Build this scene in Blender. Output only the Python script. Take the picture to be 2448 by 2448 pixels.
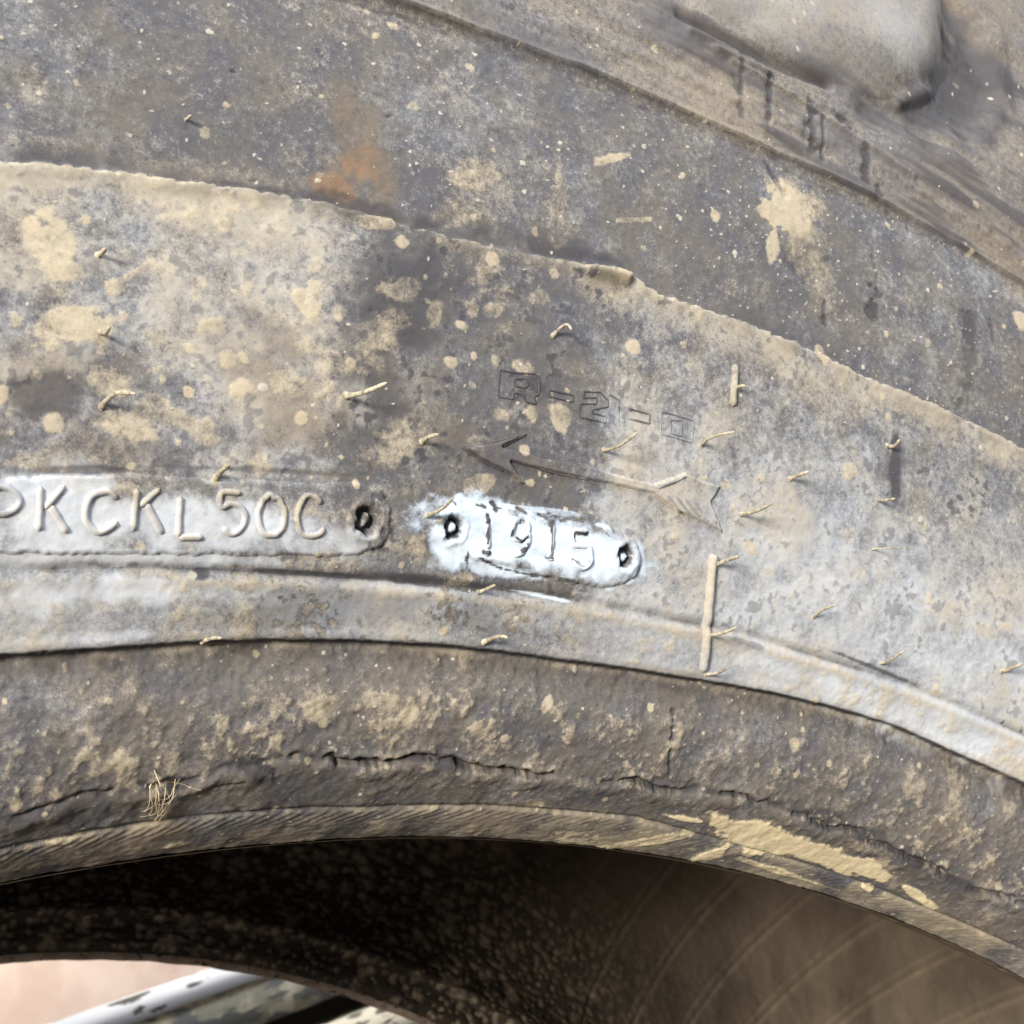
import bpy, math
import numpy as np
from mathutils import Matrix

scene = bpy.context.scene
for o in list(bpy.data.objects):
    bpy.data.objects.remove(o)

# ------------------------------------------------------------------ camera
HUB = 0.665                      # height of the hub above the ground (m)
cam_data = bpy.data.cameras.new('camera')
cam = bpy.data.objects.new('camera', cam_data)
scene.collection.objects.link(cam)
cam_data.sensor_width = 36.0
cam_data.lens = 45.8186
cam_data.clip_start = 0.01
cam_data.clip_end = 60.0
cam.matrix_world = Matrix([[0.853202, -0.208424, -0.478127, -0.126262], [-0.52158, -0.34094, -0.782121, -0.183944], [0.0, 0.916689, -0.399601, 0.969091], [0, 0, 0, 1]]) @ Matrix.Identity(4)
cam_data.dof.use_dof = True
cam_data.dof.focus_distance = 0.195
cam_data.dof.aperture_fstop = 60.0
scene.camera = cam

# ------------------------------------------------------------------ room light
world = bpy.data.worlds.new('World')
scene.world = world
world.use_nodes = True
bg = world.node_tree.nodes['Background']
bg.inputs['Color'].default_value = (0.86, 0.91, 1.0, 1)
bg.inputs['Strength'].default_value = 0.26

def area_lamp(name, loc, target, size, power, col):
    ld = bpy.data.lights.new(name, 'AREA')
    ld.shape = 'RECTANGLE'
    ld.size, ld.size_y = size
    ld.energy = power
    ld.color = col
    o = bpy.data.objects.new(name, ld)
    scene.collection.objects.link(o)
    d = Matrix.Translation(loc).to_translation() - Matrix.Translation(target).to_translation()
    o.matrix_world = Matrix.Translation(loc) @ d.to_track_quat('Z', 'Y').to_matrix().to_4x4()
    return o

# shop window / tube light to the left of the tyre, an added overhead fill, and an added lamp brightening wall and slats
area_lamp('window_light', (-1.55, -1.14, HUB + 0.22), (0.05, 0.0, HUB + 0.36), (0.42, 0.42), 80.0, (1.0, 0.945, 0.83))
area_lamp('overhead_fill', (-0.1, -1.15, HUB + 1.75), (0.0, 0.0, HUB + 0.4), (1.6, 0.9), 46.0, (0.86, 0.93, 1.0))
area_lamp('wall_fill', (0.35, 0.40, HUB + 1.45), (0.25, 1.1, HUB + 0.2), (0.9, 0.25), 15.0, (1.0, 0.95, 0.88))

scene.view_settings.view_transform = 'Standard'
scene.view_settings.look = 'None'
scene.view_settings.gamma = 1.0
scene.view_settings.exposure = 0.06
scene.render.engine = 'CYCLES'
scene.cycles.max_bounces = 4

# ------------------------------------------------------------------ survey data of the tyre side
# theta in degrees round the axle, s in mm along the profile from the bead toe outwards
DATA = {
 'LINES': {'chafer':[(105.935,9.83),(104.312,10.33),(102.587,10.68),(100.065,10.16),(97.287,9.51),(94.326,10.0),(91.863,9.83),(89.287,10.16),(86.207,7.85),(83.067,7.13),(78.522,6.23),(72.947,6.68)],'crack':[(106.057,16.58),(103.403,18.12),(102.498,18.51),(100.748,20.27),(99.781,21.45),(98.705,20.27),(97.538,18.31),(96.495,20.07),(95.267,18.9),(94.014,18.31),(92.407,17.93),(90.905,17.74),(88.328,18.51),(85.516,18.51),(83.48,18.12),(81.275,17.16),(78.703,15.99),(74.739,16.58)],'lip':[(106.039,37.59),(104.065,37.18),(101.912,37.32),(98.934,37.18),(96.291,36.91),(93.377,36.31),(89.529,36.54),(86.202,37.45),(82.169,38.24),(79.816,37.59),(76.905,37.72)],'groove':[(106.003,47.72),(103.072,46.98),(100.883,46.27),(98.481,45.59),(95.85,45.59),(92.966,45.59),(90.613,45.26),(88.106,45.59),(85.39,45.26),(82.494,45.59),(79.394,45.59),(77.624,45.92)],'step':[(105.585,96.66),(103.859,97.08),(102.612,97.08),(99.902,97.5),(98.36,96.66),(95.932,96.23),(93.307,97.93),(92.643,98.35),(92.046,96.66),(87.919,96.66),(85.353,95.81),(83.196,96.66),(80.062,97.08)],'ridge':[(98.214,130.97),(96.017,130.55),(93.493,130.55),(91.633,130.13),(88.667,130.13),(85.865,130.97),(83.29,130.55),(80.824,130.55)]},
 'DOT': [[[(106.192,52.19),(106.156,57.54)],[(106.156,57.54),(105.871,57.54),(105.695,56.64),(105.636,55.73),(105.744,54.83),(105.962,54.39),(106.176,54.83)]],[[(105.272,57.54),(105.293,54.83),(105.339,52.19)],[(104.845,57.54),(105.211,54.83)],[(105.123,55.28),(104.819,51.76)]],[[(103.908,55.73),(104.036,56.64),(104.198,56.64),(104.373,56.18),(104.473,54.83),(104.484,53.5),(104.421,52.62),(104.266,51.76),(104.07,52.19),(103.899,53.06)]],[[(103.538,57.09),(103.571,54.39),(103.611,51.76)],[(103.095,57.09),(103.483,54.83)],[(103.37,55.28),(103.048,51.33)]],[[(102.697,56.18),(102.721,53.5),(102.738,50.91)],[(102.738,50.91),(102.238,50.91)]],[[(101.487,56.64),(101.884,56.64),(101.886,54.83),(101.698,55.28),(101.487,54.83),(101.383,53.5),(101.453,52.19),(101.656,51.33),(101.856,52.19)]],[[(100.562,53.94),(100.571,53.06),(100.609,52.19),(100.672,51.76),(100.754,51.33),(100.846,51.33),(100.936,51.33),(101.017,51.76),(101.078,52.62),(101.113,53.5),(101.119,54.39),(101.094,54.83),(101.043,55.73),(100.97,56.18),(100.883,56.64),(100.792,56.18),(100.706,56.18),(100.634,55.28),(100.584,54.83),(100.562,53.94)]],[[(99.776,55.73),(99.938,56.64),(100.135,56.64),(100.279,54.83),(100.301,53.5),(100.204,51.76),(99.993,51.33),(99.773,51.76),(99.705,52.62)]]],
 'DOTNAMES': ['P','K','C','K','L','5','0','C'],
 'PLATE1': [(107.307,58.91),(105.935,58.45),(105.025,58.91),(104.27,58.91),(102.053,58.45),(99.559,58.45),(99.186,58.91),(98.756,58.91),(98.403,58.0),(98.197,55.73),(98.175,52.62),(98.328,50.5),(98.82,48.87),(100.67,48.48),(103.69,48.87),(105.991,49.67),(107.393,50.5)],
 'HOLES': [(98.734,53.94,2.0,2.4),(96.681,53.94,1.9,2.0),(92.035,53.5,1.7,2.2)],
 'DATE': [[[(95.864,56.18),(95.824,53.94),(95.789,51.33)],[(95.859,50.91),(95.699,50.91)]],[[(94.809,54.83),(94.838,53.94),(94.89,53.94),(94.96,53.5),(95.037,53.5),(95.111,53.5),(95.172,53.94),(95.212,54.39),(95.225,54.83),(95.21,55.73),(95.169,56.18),(95.107,56.18),(95.033,56.64),(94.957,56.18),(94.888,56.18),(94.837,55.73),(94.809,55.28),(94.809,54.83)],[(94.805,54.83),(94.756,53.06),(94.867,51.76),(95.071,50.91)]],[[(94.211,58.0),(94.202,56.64),(94.166,53.94),(94.124,51.33)],[(94.231,51.33),(94.013,51.33)]],[[(93.194,56.18),(93.58,55.73),(93.55,53.94),(93.341,53.94),(93.144,53.94),(93.043,52.62),(93.067,51.33),(93.246,50.5),(93.498,51.76)]]],
 'PLATE2': [(97.061,54.83),(96.972,56.18),(96.69,58.45),(96.4,58.45),(95.712,58.0),(94.971,58.0),(94.35,57.54),(93.922,57.54),(93.073,57.54),(92.488,57.54),(91.975,56.64),(91.649,54.83),(91.519,53.5),(91.616,50.91),(91.938,49.27),(92.429,48.1),(93.167,48.1),(94.258,48.48),(95.317,49.27),(96.002,49.67),(96.279,50.08),(96.585,50.91),(96.933,52.19)],
 'R2D': [[[(95.796,77.83),(95.375,77.83),(94.947,78.31),(94.831,77.83),(94.803,75.34),(94.937,74.84),(94.844,73.81),(95.091,73.81),(95.243,74.84),(95.433,74.84),(95.441,73.81),(95.809,73.81),(95.805,75.85),(95.796,77.83)],[(95.442,76.84),(95.178,77.34),(95.096,76.35),(95.174,75.85),(95.433,75.85),(95.442,76.84)]],[[(94.546,76.35),(93.921,76.35),(93.923,75.34),(94.559,75.34),(94.546,76.35)]],[[(93.656,77.34),(93.236,77.83),(93.007,76.84),(93.0,75.85),(93.391,74.84),(93.409,74.33),(93.015,74.33),(93.03,73.3),(93.729,73.3),(93.721,75.34),(93.31,75.85),(93.312,76.84),(93.654,76.35),(93.656,77.34)],[(93.004,77.83),(92.717,77.34),(92.682,73.81)]],[[(92.457,76.35),(91.843,76.35),(91.843,74.84),(92.452,74.84)]],[[(91.542,77.34),(91.065,77.34),(90.605,77.34),(90.591,73.81),(91.058,73.81),(91.496,73.81),(91.542,77.34)],[(91.248,76.35),(90.922,76.84),(90.9,74.33),(91.217,74.33),(91.248,76.35)]]],
 'ARROWP': [(96.6,65.56),(95.824,67.09),(95.028,69.15),(95.618,66.58),(94.534,66.07),(93.28,66.07),(92.414,65.56),(91.528,65.56),(91.111,67.09),(90.695,68.63),(90.216,68.12),(89.598,68.12),(89.825,65.06),(89.321,60.72),(90.085,61.65),(90.704,62.12),(91.143,63.08),(91.537,64.06),(92.382,64.06),(93.329,64.06),(94.254,64.06),(95.392,64.56),(94.981,61.65),(95.524,63.08),(96.091,64.06)],
 'FEATHER': [[(91.18,64.56),(90.672,62.12)],[(90.906,64.56),(90.407,62.12)],[(90.63,64.56),(90.099,62.12)],[(90.351,64.56),(89.815,61.65)],[(90.071,64.56),(89.557,61.65)],[(91.426,65.06),(91.008,66.58),(90.653,68.12)]],
 'ARROWL': [[(96.6,65.56),(95.824,67.09),(95.028,69.15)],[(95.028,69.15),(95.618,66.58)],[(96.6,65.56),(96.091,64.06),(95.524,63.08)],[(95.524,63.08),(94.981,61.65)],[(95.444,64.06),(95.243,62.6),(94.981,61.65)],[(94.859,66.07),(94.122,66.07),(93.28,66.07)],[(94.829,64.56),(94.254,64.06),(93.329,64.06)],[(91.537,64.06),(91.143,63.08),(90.704,62.12)]],
 'TROUGH': [(579.83,194.07,575.09,189.88,3.74,1.0),(575.09,189.88,573.73,181.23,3.63,1.0),(573.73,181.23,580.61,165.65,8.74,0.9),(580.61,165.65,589.51,155.7,5.18,0.7),(589.51,155.7,601.33,148.37,3.07,0.4),(639.57,148.37,627.57,147.45,0.81,0.35),(627.57,147.45,610.4,149.73,0.97,0.4)],
 'FOLD': [(629.69,143.86,617.04,142.99,0.53,0.7),(617.04,142.99,605.91,141.28,0.56,0.7),(605.91,141.28,591.79,139.6,0.7,0.5),(637.68,146.08,625.51,146.99,0.61,0.5),(568.87,195.79,568.48,176.14,2.28,0.8),(568.48,176.14,574.56,159.61,2.17,0.7),(594.3,155.7,585.59,165.06,1.1,0.8),(632.72,144.74,622.39,145.18,0.73,0.8),(653.65,97.08,648.06,97.5,1.14,0.9)],
 'BARS': [[(89.497,57.09),(89.34,48.87),(88.986,37.98),0.85,0.95],[(89.609,88.81),(89.572,85.05),(89.559,81.56),0.65,0.75]],
 'HAIRS': [(104.079,85.9,-0.03,-0.03,2.96),(104.112,76.35,-0.05,-0.08,4.09),(104.113,67.09,-1.72,0.85,7.5),(99.309,70.71,-2.35,1.03,7.5),(97.543,65.56,0.17,0.63,5.03),(94.563,84.62,-0.02,-0.04,5.24),(94.447,105.22,1.33,1.68,2.69),(92.983,69.15,-0.68,2.05,7.5),(90.28,73.81,-0.23,1.39,7.5),(89.52,84.62,0.05,0.09,2.69),(87.555,72.78,0.29,0.78,4.82),(88.863,64.56,-0.09,1.59,7.5),(89.387,55.28,0.25,1.76,6.26),(85.978,51.33,0.35,2.65,5.02),(84.573,66.07,-0.78,0.45,7.5),(83.366,47.72,0.34,2.77,5.04),(79.145,54.83,0.44,1.85,4.85),(101.971,58.45,0.13,1.61,4.87),(95.766,44.94,-0.19,1.61,4.16),(95.444,37.72,-0.65,2.06,5.36),(102.078,37.18,-0.74,1.32,4.66),(89.137,44.03,0.0,2.22,6.66),(88.849,37.72,-0.32,2.18,4.39),(97.299,55.28,0.16,2.62,7.49),(84.68,74.84,-0.02,-0.06,4.28),(84.655,85.05,0.24,0.47,3.17),(102.359,105.65,-0.01,-0.01,1.95)],
 'MUD': [(618.663,120.329,-0.202,0.112,-0.202,-0.239,1.3),(619.377,114.573,-0.643,0.049,-0.129,-0.23,1.2),(731.575,86.319,-0.368,0.103,-0.1,-0.188,0.9),(729.245,77.337,-0.178,0.032,-0.107,-0.387,0.95),(724.88,82.005,-0.782,-0.036,-0.261,-0.757,0.9),(722.854,83.762,-0.224,0.164,-1.12,-1.482,0.8),(725.637,69.671,-0.283,-0.125,0.189,-0.559,0.8),(708.532,70.19,-0.565,0.003,-0.188,-0.641,1.0),(732.96,65.059,-0.923,-0.036,0.0,-0.997,1.0),(738.701,68.634,-1.176,-0.073,0.0,-0.645,1.0),(698.49,87.987,-0.662,-0.005,-0.221,-0.808,0.6),(701.794,71.748,-0.374,0.007,0.0,-0.482,0.7),(698.272,76.844,-0.371,0.008,0.0,-1.01,0.6),(717.54,66.068,-0.153,-0.101,0.256,-0.49,0.7),(723.085,65.059,-0.238,-0.047,0.119,-0.475,0.7),(675.721,83.327,-0.893,0.052,0.0,-1.146,1.0),(670.608,86.739,-0.626,0.02,-0.209,-0.792,0.8),(685.507,86.739,-0.321,0.007,-0.16,-0.594,0.65),(665.134,78.79,-0.687,0.045,0.0,-1.049,0.9),(657.922,72.266,-0.62,0.062,0.0,-0.483,0.9),(667.74,71.229,-0.61,0.061,0.0,-0.963,0.7),(663.177,72.266,-0.77,0.062,0.0,-0.966,0.7),(688.428,96.234,-0.401,-0.026,-0.201,-1.202,0.9),(648.631,97.503,-0.421,-0.157,0.141,-0.733,0.9),(650.636,117.057,-0.298,0.076,-0.597,-1.064,0.8),(673.566,106.939,-0.295,0.012,-0.118,-0.462,0.65),(676.259,100.064,-0.298,0.01,-0.06,-0.465,0.5),(659.797,105.221,-0.423,0.026,-0.038,-0.209,0.45),(659.934,110.783,-1.209,0.059,-0.151,-0.287,0.55),(646.294,107.797,-0.164,0.018,-0.818,-2.245,0.8),(616.426,119.921,-0.159,0.065,-0.106,-0.161,0.9),(613.994,116.645,-0.178,0.101,-0.069,-0.095,0.55),(608.603,108.653,-0.289,0.235,-0.115,-0.14,0.4),(693.674,27.653,-0.369,-0.033,0.074,-0.471,0.8),(678.076,26.402,-0.31,0.339,-0.31,-0.471,0.9),(712.464,78.311,-0.567,-0.007,-0.282,-1.041,0.7),(714.136,82.89,-1.03,-0.445,0.0,-0.569,0.6),(710.358,73.813,-0.988,-0.002,0.0,-0.974,0.8),(703.762,80.654,-0.521,-0.203,0.259,-0.996,0.5),(718.911,67.602,-0.908,-0.018,-0.908,-1.958,0.7),(719.514,72.266,-0.74,-0.025,-0.74,-1.959,0.6),(694.63,82.005,-1.067,0.011,0.0,-1.123,0.7),(672.935,90.456,-0.477,0.021,-0.238,-1.209,0.5),(680.042,84.194,-0.858,-0.145,0.0,-0.465,0.55),(663.537,90.046,-0.418,0.019,-0.279,-0.801,0.5),(596.454,67.088,-0.405,0.082,-0.135,-0.625,0.6),(567.709,60.268,-0.245,0.074,-0.081,-0.34,0.6),(559.367,60.722,-0.191,-0.029,-0.064,-0.733,0.55),(578.049,71.229,-0.57,-0.466,0.57,-1.461,0.6),(617.311,59.816,-0.529,-0.201,0.265,-1.004,0.7),(628.842,68.634,-0.831,0.216,-0.831,-1.719,0.9),(624.378,68.634,-0.837,0.155,0.0,-0.966,0.9),(610.257,68.117,-0.573,0.17,-0.573,-1.771,0.6),(592.404,61.183,-0.834,0.212,-0.278,-0.643,0.5),(587.44,62.123,-0.811,0.236,-0.27,-0.619,0.5),(582.415,63.084,-0.886,0.26,-0.296,-0.597,0.5),(597.048,55.282,-0.708,0.35,-0.708,-1.87,0.6),(612.301,56.637,-0.588,0.137,-0.294,-1.035,0.6),(597.496,45.586,-1.042,0.347,0.0,-0.753,0.5),(566.664,46.978,-0.368,0.068,-0.037,-0.27,0.5),(554.339,63.084,-0.663,0.273,-0.333,-0.893,0.6),(689.741,77.337,-0.429,0.299,-0.172,-0.289,0.55),(685.36,64.063,-0.154,0.066,-0.123,-0.351,0.55),(689.853,62.123,-0.402,0.025,0.0,-0.351,0.45),(670.876,60.722,-0.413,0.045,-0.138,-0.708,0.8),(634.649,85.899,-0.676,0.059,-0.225,-0.772,0.5),(735.303,54.386,-0.258,-0.009,0.0,-0.746,0.3),(643.378,65.059,-0.491,0.088,0.0,-0.997,0.4),(663.978,62.123,-0.484,0.067,0.0,-1.052,0.6),(655.812,80.196,-0.339,0.039,-0.339,-1.047,0.35),(735.489,103.93,-2.163,-0.123,0.0,-2.325,0.6),(714.708,108.653,-1.1,-0.046,-1.1,-2.386,0.4),(732.455,106.51,-0.481,-0.087,0.0,-0.233,0.35),(731.567,101.351,-0.418,-0.024,0.0,-0.388,0.35),(637.704,118.697,-1.238,0.042,-0.619,-1.202,1.0),(641.663,117.878,-0.439,0.131,-1.318,-2.044,0.4),(694.673,37.72,-1.164,0.222,0.0,-3.798,0.5),(719.155,85.476,-0.497,-0.178,0.166,-0.725,0.5),(736.642,77.337,-1.036,-0.065,0.0,-1.018,0.7),(708.019,88.813,-0.299,0.116,-0.597,-0.981,0.4),(727.629,57.999,-0.186,-0.016,0.062,-0.728,0.5),(733.796,60.268,-0.172,-0.021,0.057,-0.724,0.5)],
 'RUST': [(693.589,110.783,-0.478,0.101,-0.08,-0.179,0.6),(690.879,103.93,-0.216,0.003,-0.043,-0.232,0.85),(693.908,100.493,-0.224,-0.027,-0.045,-0.472,0.9),(690.14,106.51,-0.431,0.005,-0.078,-0.211,0.6),(698.415,100.493,-0.45,0.0,-0.15,-0.778,0.45),(707.444,76.347,-0.166,-0.058,0.1,-0.365,0.35),(703.72,73.813,-0.198,-0.107,0.198,-0.38,0.35),(678.838,76.844,-0.65,0.034,0.0,-0.202,0.3),(675.557,67.088,-0.208,0.069,-0.313,-0.872,0.4),(676.477,81.108,-0.385,0.017,-0.097,-0.548,0.25),(697.119,59.816,-0.104,-0.008,0.104,-2.204,0.45),(678.276,57.999,-0.413,-0.371,0.165,-0.292,0.3),(690.014,97.503,-0.108,-0.03,0.108,-2.324,0.6),(623.971,37.042,-0.057,0.001,0.023,-1.52,0.45),(638.862,63.571,-0.24,-0.009,-0.08,-0.687,0.2),(703.749,77.337,-0.19,-0.065,0.063,-0.318,0.5),(700.554,67.602,-0.161,0.004,-0.016,-0.194,0.5),(706.699,72.783,-0.193,0.001,0.0,-0.242,0.5),(733.3,71.229,-0.16,-0.007,0.0,-0.241,0.35),(723.149,61.65,-0.097,-0.002,0.0,-0.532,0.35),(664.033,34.885,-0.045,0.002,-0.006,-1.357,0.3)],
 'DARK': [(685.489,85.899,-0.106,0.002,-0.023,-0.131,0.42),(690.329,71.748,-0.204,0.008,-0.008,-0.078,0.34),(733.11,68.634,-0.166,-0.022,0.033,-0.382,0.6),(704.994,97.078,-0.101,-0.014,-0.034,-0.792,0.5),(690.021,97.929,-0.118,-0.023,0.03,-0.582,0.55),(662.191,99.636,-0.076,-0.014,0.0,-0.468,0.5),(655.72,99.636,-0.111,-0.019,-0.028,-0.589,0.4),(588.324,81.108,-0.854,0.173,-0.057,-0.136,0.8),(587.456,77.337,-0.295,0.077,-0.099,-0.314,0.35),(582.8,85.899,-0.109,0.022,-0.059,-0.171,0.25),(571.491,82.89,-0.081,0.019,-0.054,-0.139,0.22),(666.068,64.063,-0.116,-0.037,0.039,-0.214,0.25),(617.021,103.5,-0.107,-0.027,-0.008,-0.168,0.3),(603.863,100.493,-0.154,-0.053,0.0,-0.333,0.3),(613.651,112.897,-0.192,0.086,-0.115,-0.186,0.75),(603.907,108.653,-0.163,0.116,-0.114,-0.153,0.25),(669.087,114.573,-0.097,0.002,-0.052,-0.184,0.22),(665.661,121.956,-0.096,-0.0,-0.066,-0.189,0.2),(727.969,101.351,-0.109,-0.006,-0.037,-0.261,0.22),(731.463,113.318,-0.192,-0.012,-0.058,-0.242,0.22),(669.735,107.797,-0.192,0.008,-0.064,-0.192,0.2),(666.378,101.781,-0.281,0.017,-0.08,-0.328,0.3),(648.717,107.797,-0.13,0.01,-0.081,-0.286,0.2),(634.483,76.347,-0.132,0.019,-0.044,-0.161,-0.2),(663.731,78.79,-0.134,0.011,-0.041,-0.207,0.22),(675.301,64.063,-0.111,0.01,-0.037,-0.334,0.2),(642.438,92.094,-0.124,0.009,-0.069,-0.266,0.15),(704.056,19.482,-0.188,-0.123,0.658,-0.847,0.7),(715.528,18.314,-0.343,0.063,0.114,-0.883,0.6),(671.519,19.678,-0.163,0.025,0.109,-0.867,0.6),(696.234,19.874,-0.208,0.159,-0.416,-1.381,0.4),(623.008,18.702,-0.082,0.033,0.0,-0.858,0.5),(575.955,18.508,-0.055,0.013,0.041,-0.654,0.6),(547.202,15.394,-0.056,0.021,0.056,-0.734,0.6),(729.405,16.584,-0.111,0.036,-0.079,-0.71,0.45),(704.972,59.816,-0.065,-0.002,0.0,-2.207,0.55),(729.933,59.362,-0.138,-0.005,0.0,-2.203,0.7),(716.13,57.999,-0.16,-0.175,0.798,-1.325,0.25),(712.438,56.184,-0.106,-0.108,1.057,-1.13,0.4),(693.322,52.19,-0.221,-0.086,0.221,-0.684,0.25),(662.689,91.684,-0.187,-0.027,-0.047,-0.617,0.2),(584.659,46.619,-0.087,-0.017,0.087,-2.768,0.7),(687.124,42.246,-0.051,0.004,0.005,-0.442,0.4),(670.319,41.213,-0.087,0.009,0.008,-0.484,0.35),(698.868,40.336,-0.092,0.009,0.016,-0.522,0.4),(713.613,45.923,-0.944,0.036,0.0,-1.469,0.8),(696.124,46.267,-0.086,0.004,0.086,-2.91,0.6),(676.759,45.923,-0.09,0.001,0.045,-1.47,0.5),(614.692,44.325,-0.141,-0.018,0.071,-1.672,0.5)],
 'DRIP': [(628.13,144.74,627.64,138.36,0.62,0.8),(628.89,140.86,627.4,134.26,0.52,0.6),(622.39,145.18,622.04,135.89,0.53,0.9),(622.92,138.36,622.01,133.85,0.32,0.6),(613.76,143.43,613.18,133.85,1.17,0.9),(611.33,142.56,611.03,133.03,0.38,0.9),(602.21,140.02,601.46,133.85,0.94,0.9),(607.29,143.86,605.01,142.99,0.9,1.0),(598.77,134.26,598.44,132.21,0.94,0.8),(621.66,128.07,619.75,125.62,0.53,0.8),(619.75,125.62,617.69,123.17,0.54,0.8),(607.72,106.51,606.93,102.64,0.66,0.9),(598.64,120.33,597.03,115.82,0.46,0.6),(597.15,113.32,596.86,107.8,1.45,0.8),(575.36,118.29,574.15,112.9,1.69,0.7),(570.23,119.51,569.19,115.4,0.63,0.7),(573.86,112.05,573.39,104.36,1.71,0.55),(573.39,104.36,574.93,99.21,1.47,0.6),(614.84,139.6,614.77,135.48,0.43,0.6),(574.08,190.7,573.6,179.75,5.79,0.45),(573.6,179.75,582.04,161.7,4.23,0.45),(579.97,188.25,574.05,185.85,1.4,0.4),(629.69,143.43,642.54,145.63,0.9,0.3),(617.04,143.43,603.65,144.3,0.78,0.35),(594.3,150.64,583.35,159.61,3.68,0.3),(697.43,120.74,696.33,118.7,0.15,0.8),(708.53,113.74,708.2,113.74,0.27,0.9),(701.96,112.9,701.42,111.63,0.18,0.7),(687.09,112.48,686.7,112.9,0.31,0.7),(623.64,23.43,621.82,19.87,0.29,1.0),(625.28,31.11,623.64,23.43,0.39,1.0),(703.51,21.06,699.38,18.12,0.44,0.9),(709.79,16.58,704.37,17.16,0.35,0.6),(652.13,121.14,651.19,121.14,0.28,0.5),(689.9,83.33,689.73,82.89,0.24,0.6),(599.32,73.81,598.18,73.3,0.35,0.5),(590.77,56.18,588.58,54.39,0.24,0.5)],
 'CREAM': [(595.025,11.045,-0.092,0.053,0.012,-0.234,1.0),(602.858,12.181,-0.179,0.05,0.12,-0.463,1.0),(580.815,11.045,-0.064,0.034,0.026,-0.383,1.0),(564.166,10.863,-0.105,0.064,0.01,-0.515,1.0),(598.817,3.716,-0.132,0.151,-0.233,-0.182,0.9),(612.025,11.987,-0.214,0.151,-0.071,-1.669,0.9),(546.574,9.061,-0.16,0.063,0.185,-1.06,0.9),(557.822,6.345,-0.539,0.516,-0.201,-0.935,1.0),(578.828,3.133,-0.077,0.061,0.06,-1.001,0.6),(631.145,2.319,-0.134,0.102,-0.056,-0.317,0.5),(615.073,4.54,-0.067,0.064,-0.225,-0.398,0.6),(730.458,9.67,-0.26,0.08,-0.065,-0.766,0.5),(711.392,3.249,-0.286,0.108,-0.026,-0.77,0.5)],
 'CHALKE': [(660.152,53.499,-0.05,-0.006,0.017,-0.251,1.0),(671.862,53.06,-0.187,-0.035,0.038,-0.222,1.0),(668.463,53.499,-0.103,-0.003,0.0,-0.207,1.0),(674.741,50.913,-0.239,-0.22,0.239,-0.376,0.9),(665.308,48.482,-0.106,0.004,0.0,-0.864,0.9),(657.459,45.586,-0.175,-0.015,0.175,-3.032,0.95),(648.867,53.06,-0.12,-0.008,0.013,-0.254,0.9),(647.693,57.545,-0.572,-0.081,0.0,-2.201,0.9),(639.094,53.499,-1.341,0.558,0.0,-0.325,0.75),(640.424,50.082,-0.496,0.615,-0.997,-1.214,0.8),(644.248,48.097,-0.634,0.385,-0.634,-2.207,0.8),(638.075,51.334,-1.285,0.283,0.0,-2.348,0.7),(656.14,58.454,-0.208,-0.028,0.0,-2.201,0.6),(674.119,58.454,-1.162,-0.486,0.0,-2.2,0.8),(663.992,57.999,-0.113,-0.005,0.0,-2.2,0.8),(676.609,52.19,-0.424,0.225,-0.142,-0.311,0.8),(674.612,49.674,-0.307,-0.249,0.307,-0.568,0.85),(656.361,52.623,-0.073,-0.007,0.018,-0.286,1.0),(642.673,53.06,-0.318,0.067,-0.046,-0.318,0.8)],
 'CHIP': [(669.29,56.18,669.15,55.28,0.36,1.0),(669.06,54.39,668.91,53.06,0.39,1.0),(668.92,52.62,668.95,52.19,0.21,1.0),(669.23,50.91,668.11,50.91,0.32,1.0),(663.73,56.18,662.89,56.18,0.21,1.0),(664.76,54.39,664.58,53.94,0.28,1.0),(663.78,53.5,662.53,53.06,0.28,1.0),(662.53,53.06,661.78,53.94,0.26,1.0),(661.81,53.06,661.51,52.62,0.26,1.0),(661.9,52.19,662.51,51.76,0.52,1.0),(657.81,56.64,657.62,55.28,0.43,1.0),(657.49,54.83,657.04,51.76,0.14,0.9),(657.7,51.33,656.46,51.33,0.34,1.0),(653.34,55.73,650.6,55.73,0.39,1.0),(653.34,55.73,653.18,54.83,0.29,1.0),(652.82,51.76,651.24,50.91,0.2,1.0),(651.24,50.91,650.5,50.91,0.17,1.0),(649.79,51.76,649.69,51.76,0.2,1.0),(671.35,57.54,669.63,57.54,0.29,0.9),(668.16,58.0,667.77,57.54,0.6,1.0),(667.44,57.54,666.63,57.54,0.21,0.9),(663.95,58.0,662.51,57.54,0.36,0.8),(659.98,57.54,658.61,57.09,0.21,0.8),(658.21,58.0,657.21,57.54,0.17,0.7),(655.92,57.09,654.47,57.54,0.24,0.8),(654.0,57.54,651.26,57.54,0.19,0.7),(650.0,57.54,648.59,56.64,0.22,0.7),(647.53,56.64,646.5,56.18,0.22,0.7),(669.93,50.08,665.4,48.87,0.19,1.0),(665.4,48.87,660.48,48.48,0.21,1.0),(660.48,48.48,655.56,48.48,0.29,0.95),(655.56,48.48,651.27,48.48,0.3,0.8),(671.84,50.5,671.45,48.48,0.32,0.95),(674.32,51.76,674.06,51.76,0.18,0.9),(675.14,57.54,674.89,57.09,0.15,0.9),(677.03,56.64,676.39,56.64,0.35,0.5),(677.69,54.39,677.57,54.39,0.15,0.8),(646.08,57.54,645.86,57.09,0.25,0.9),(649.93,48.1,645.26,48.1,0.15,0.7),(676.4,54.83,676.42,53.06,0.22,0.9),(644.02,54.39,643.48,52.19,0.3,0.8),(644.7,52.62,644.36,53.5,0.1,0.3)],
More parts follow.
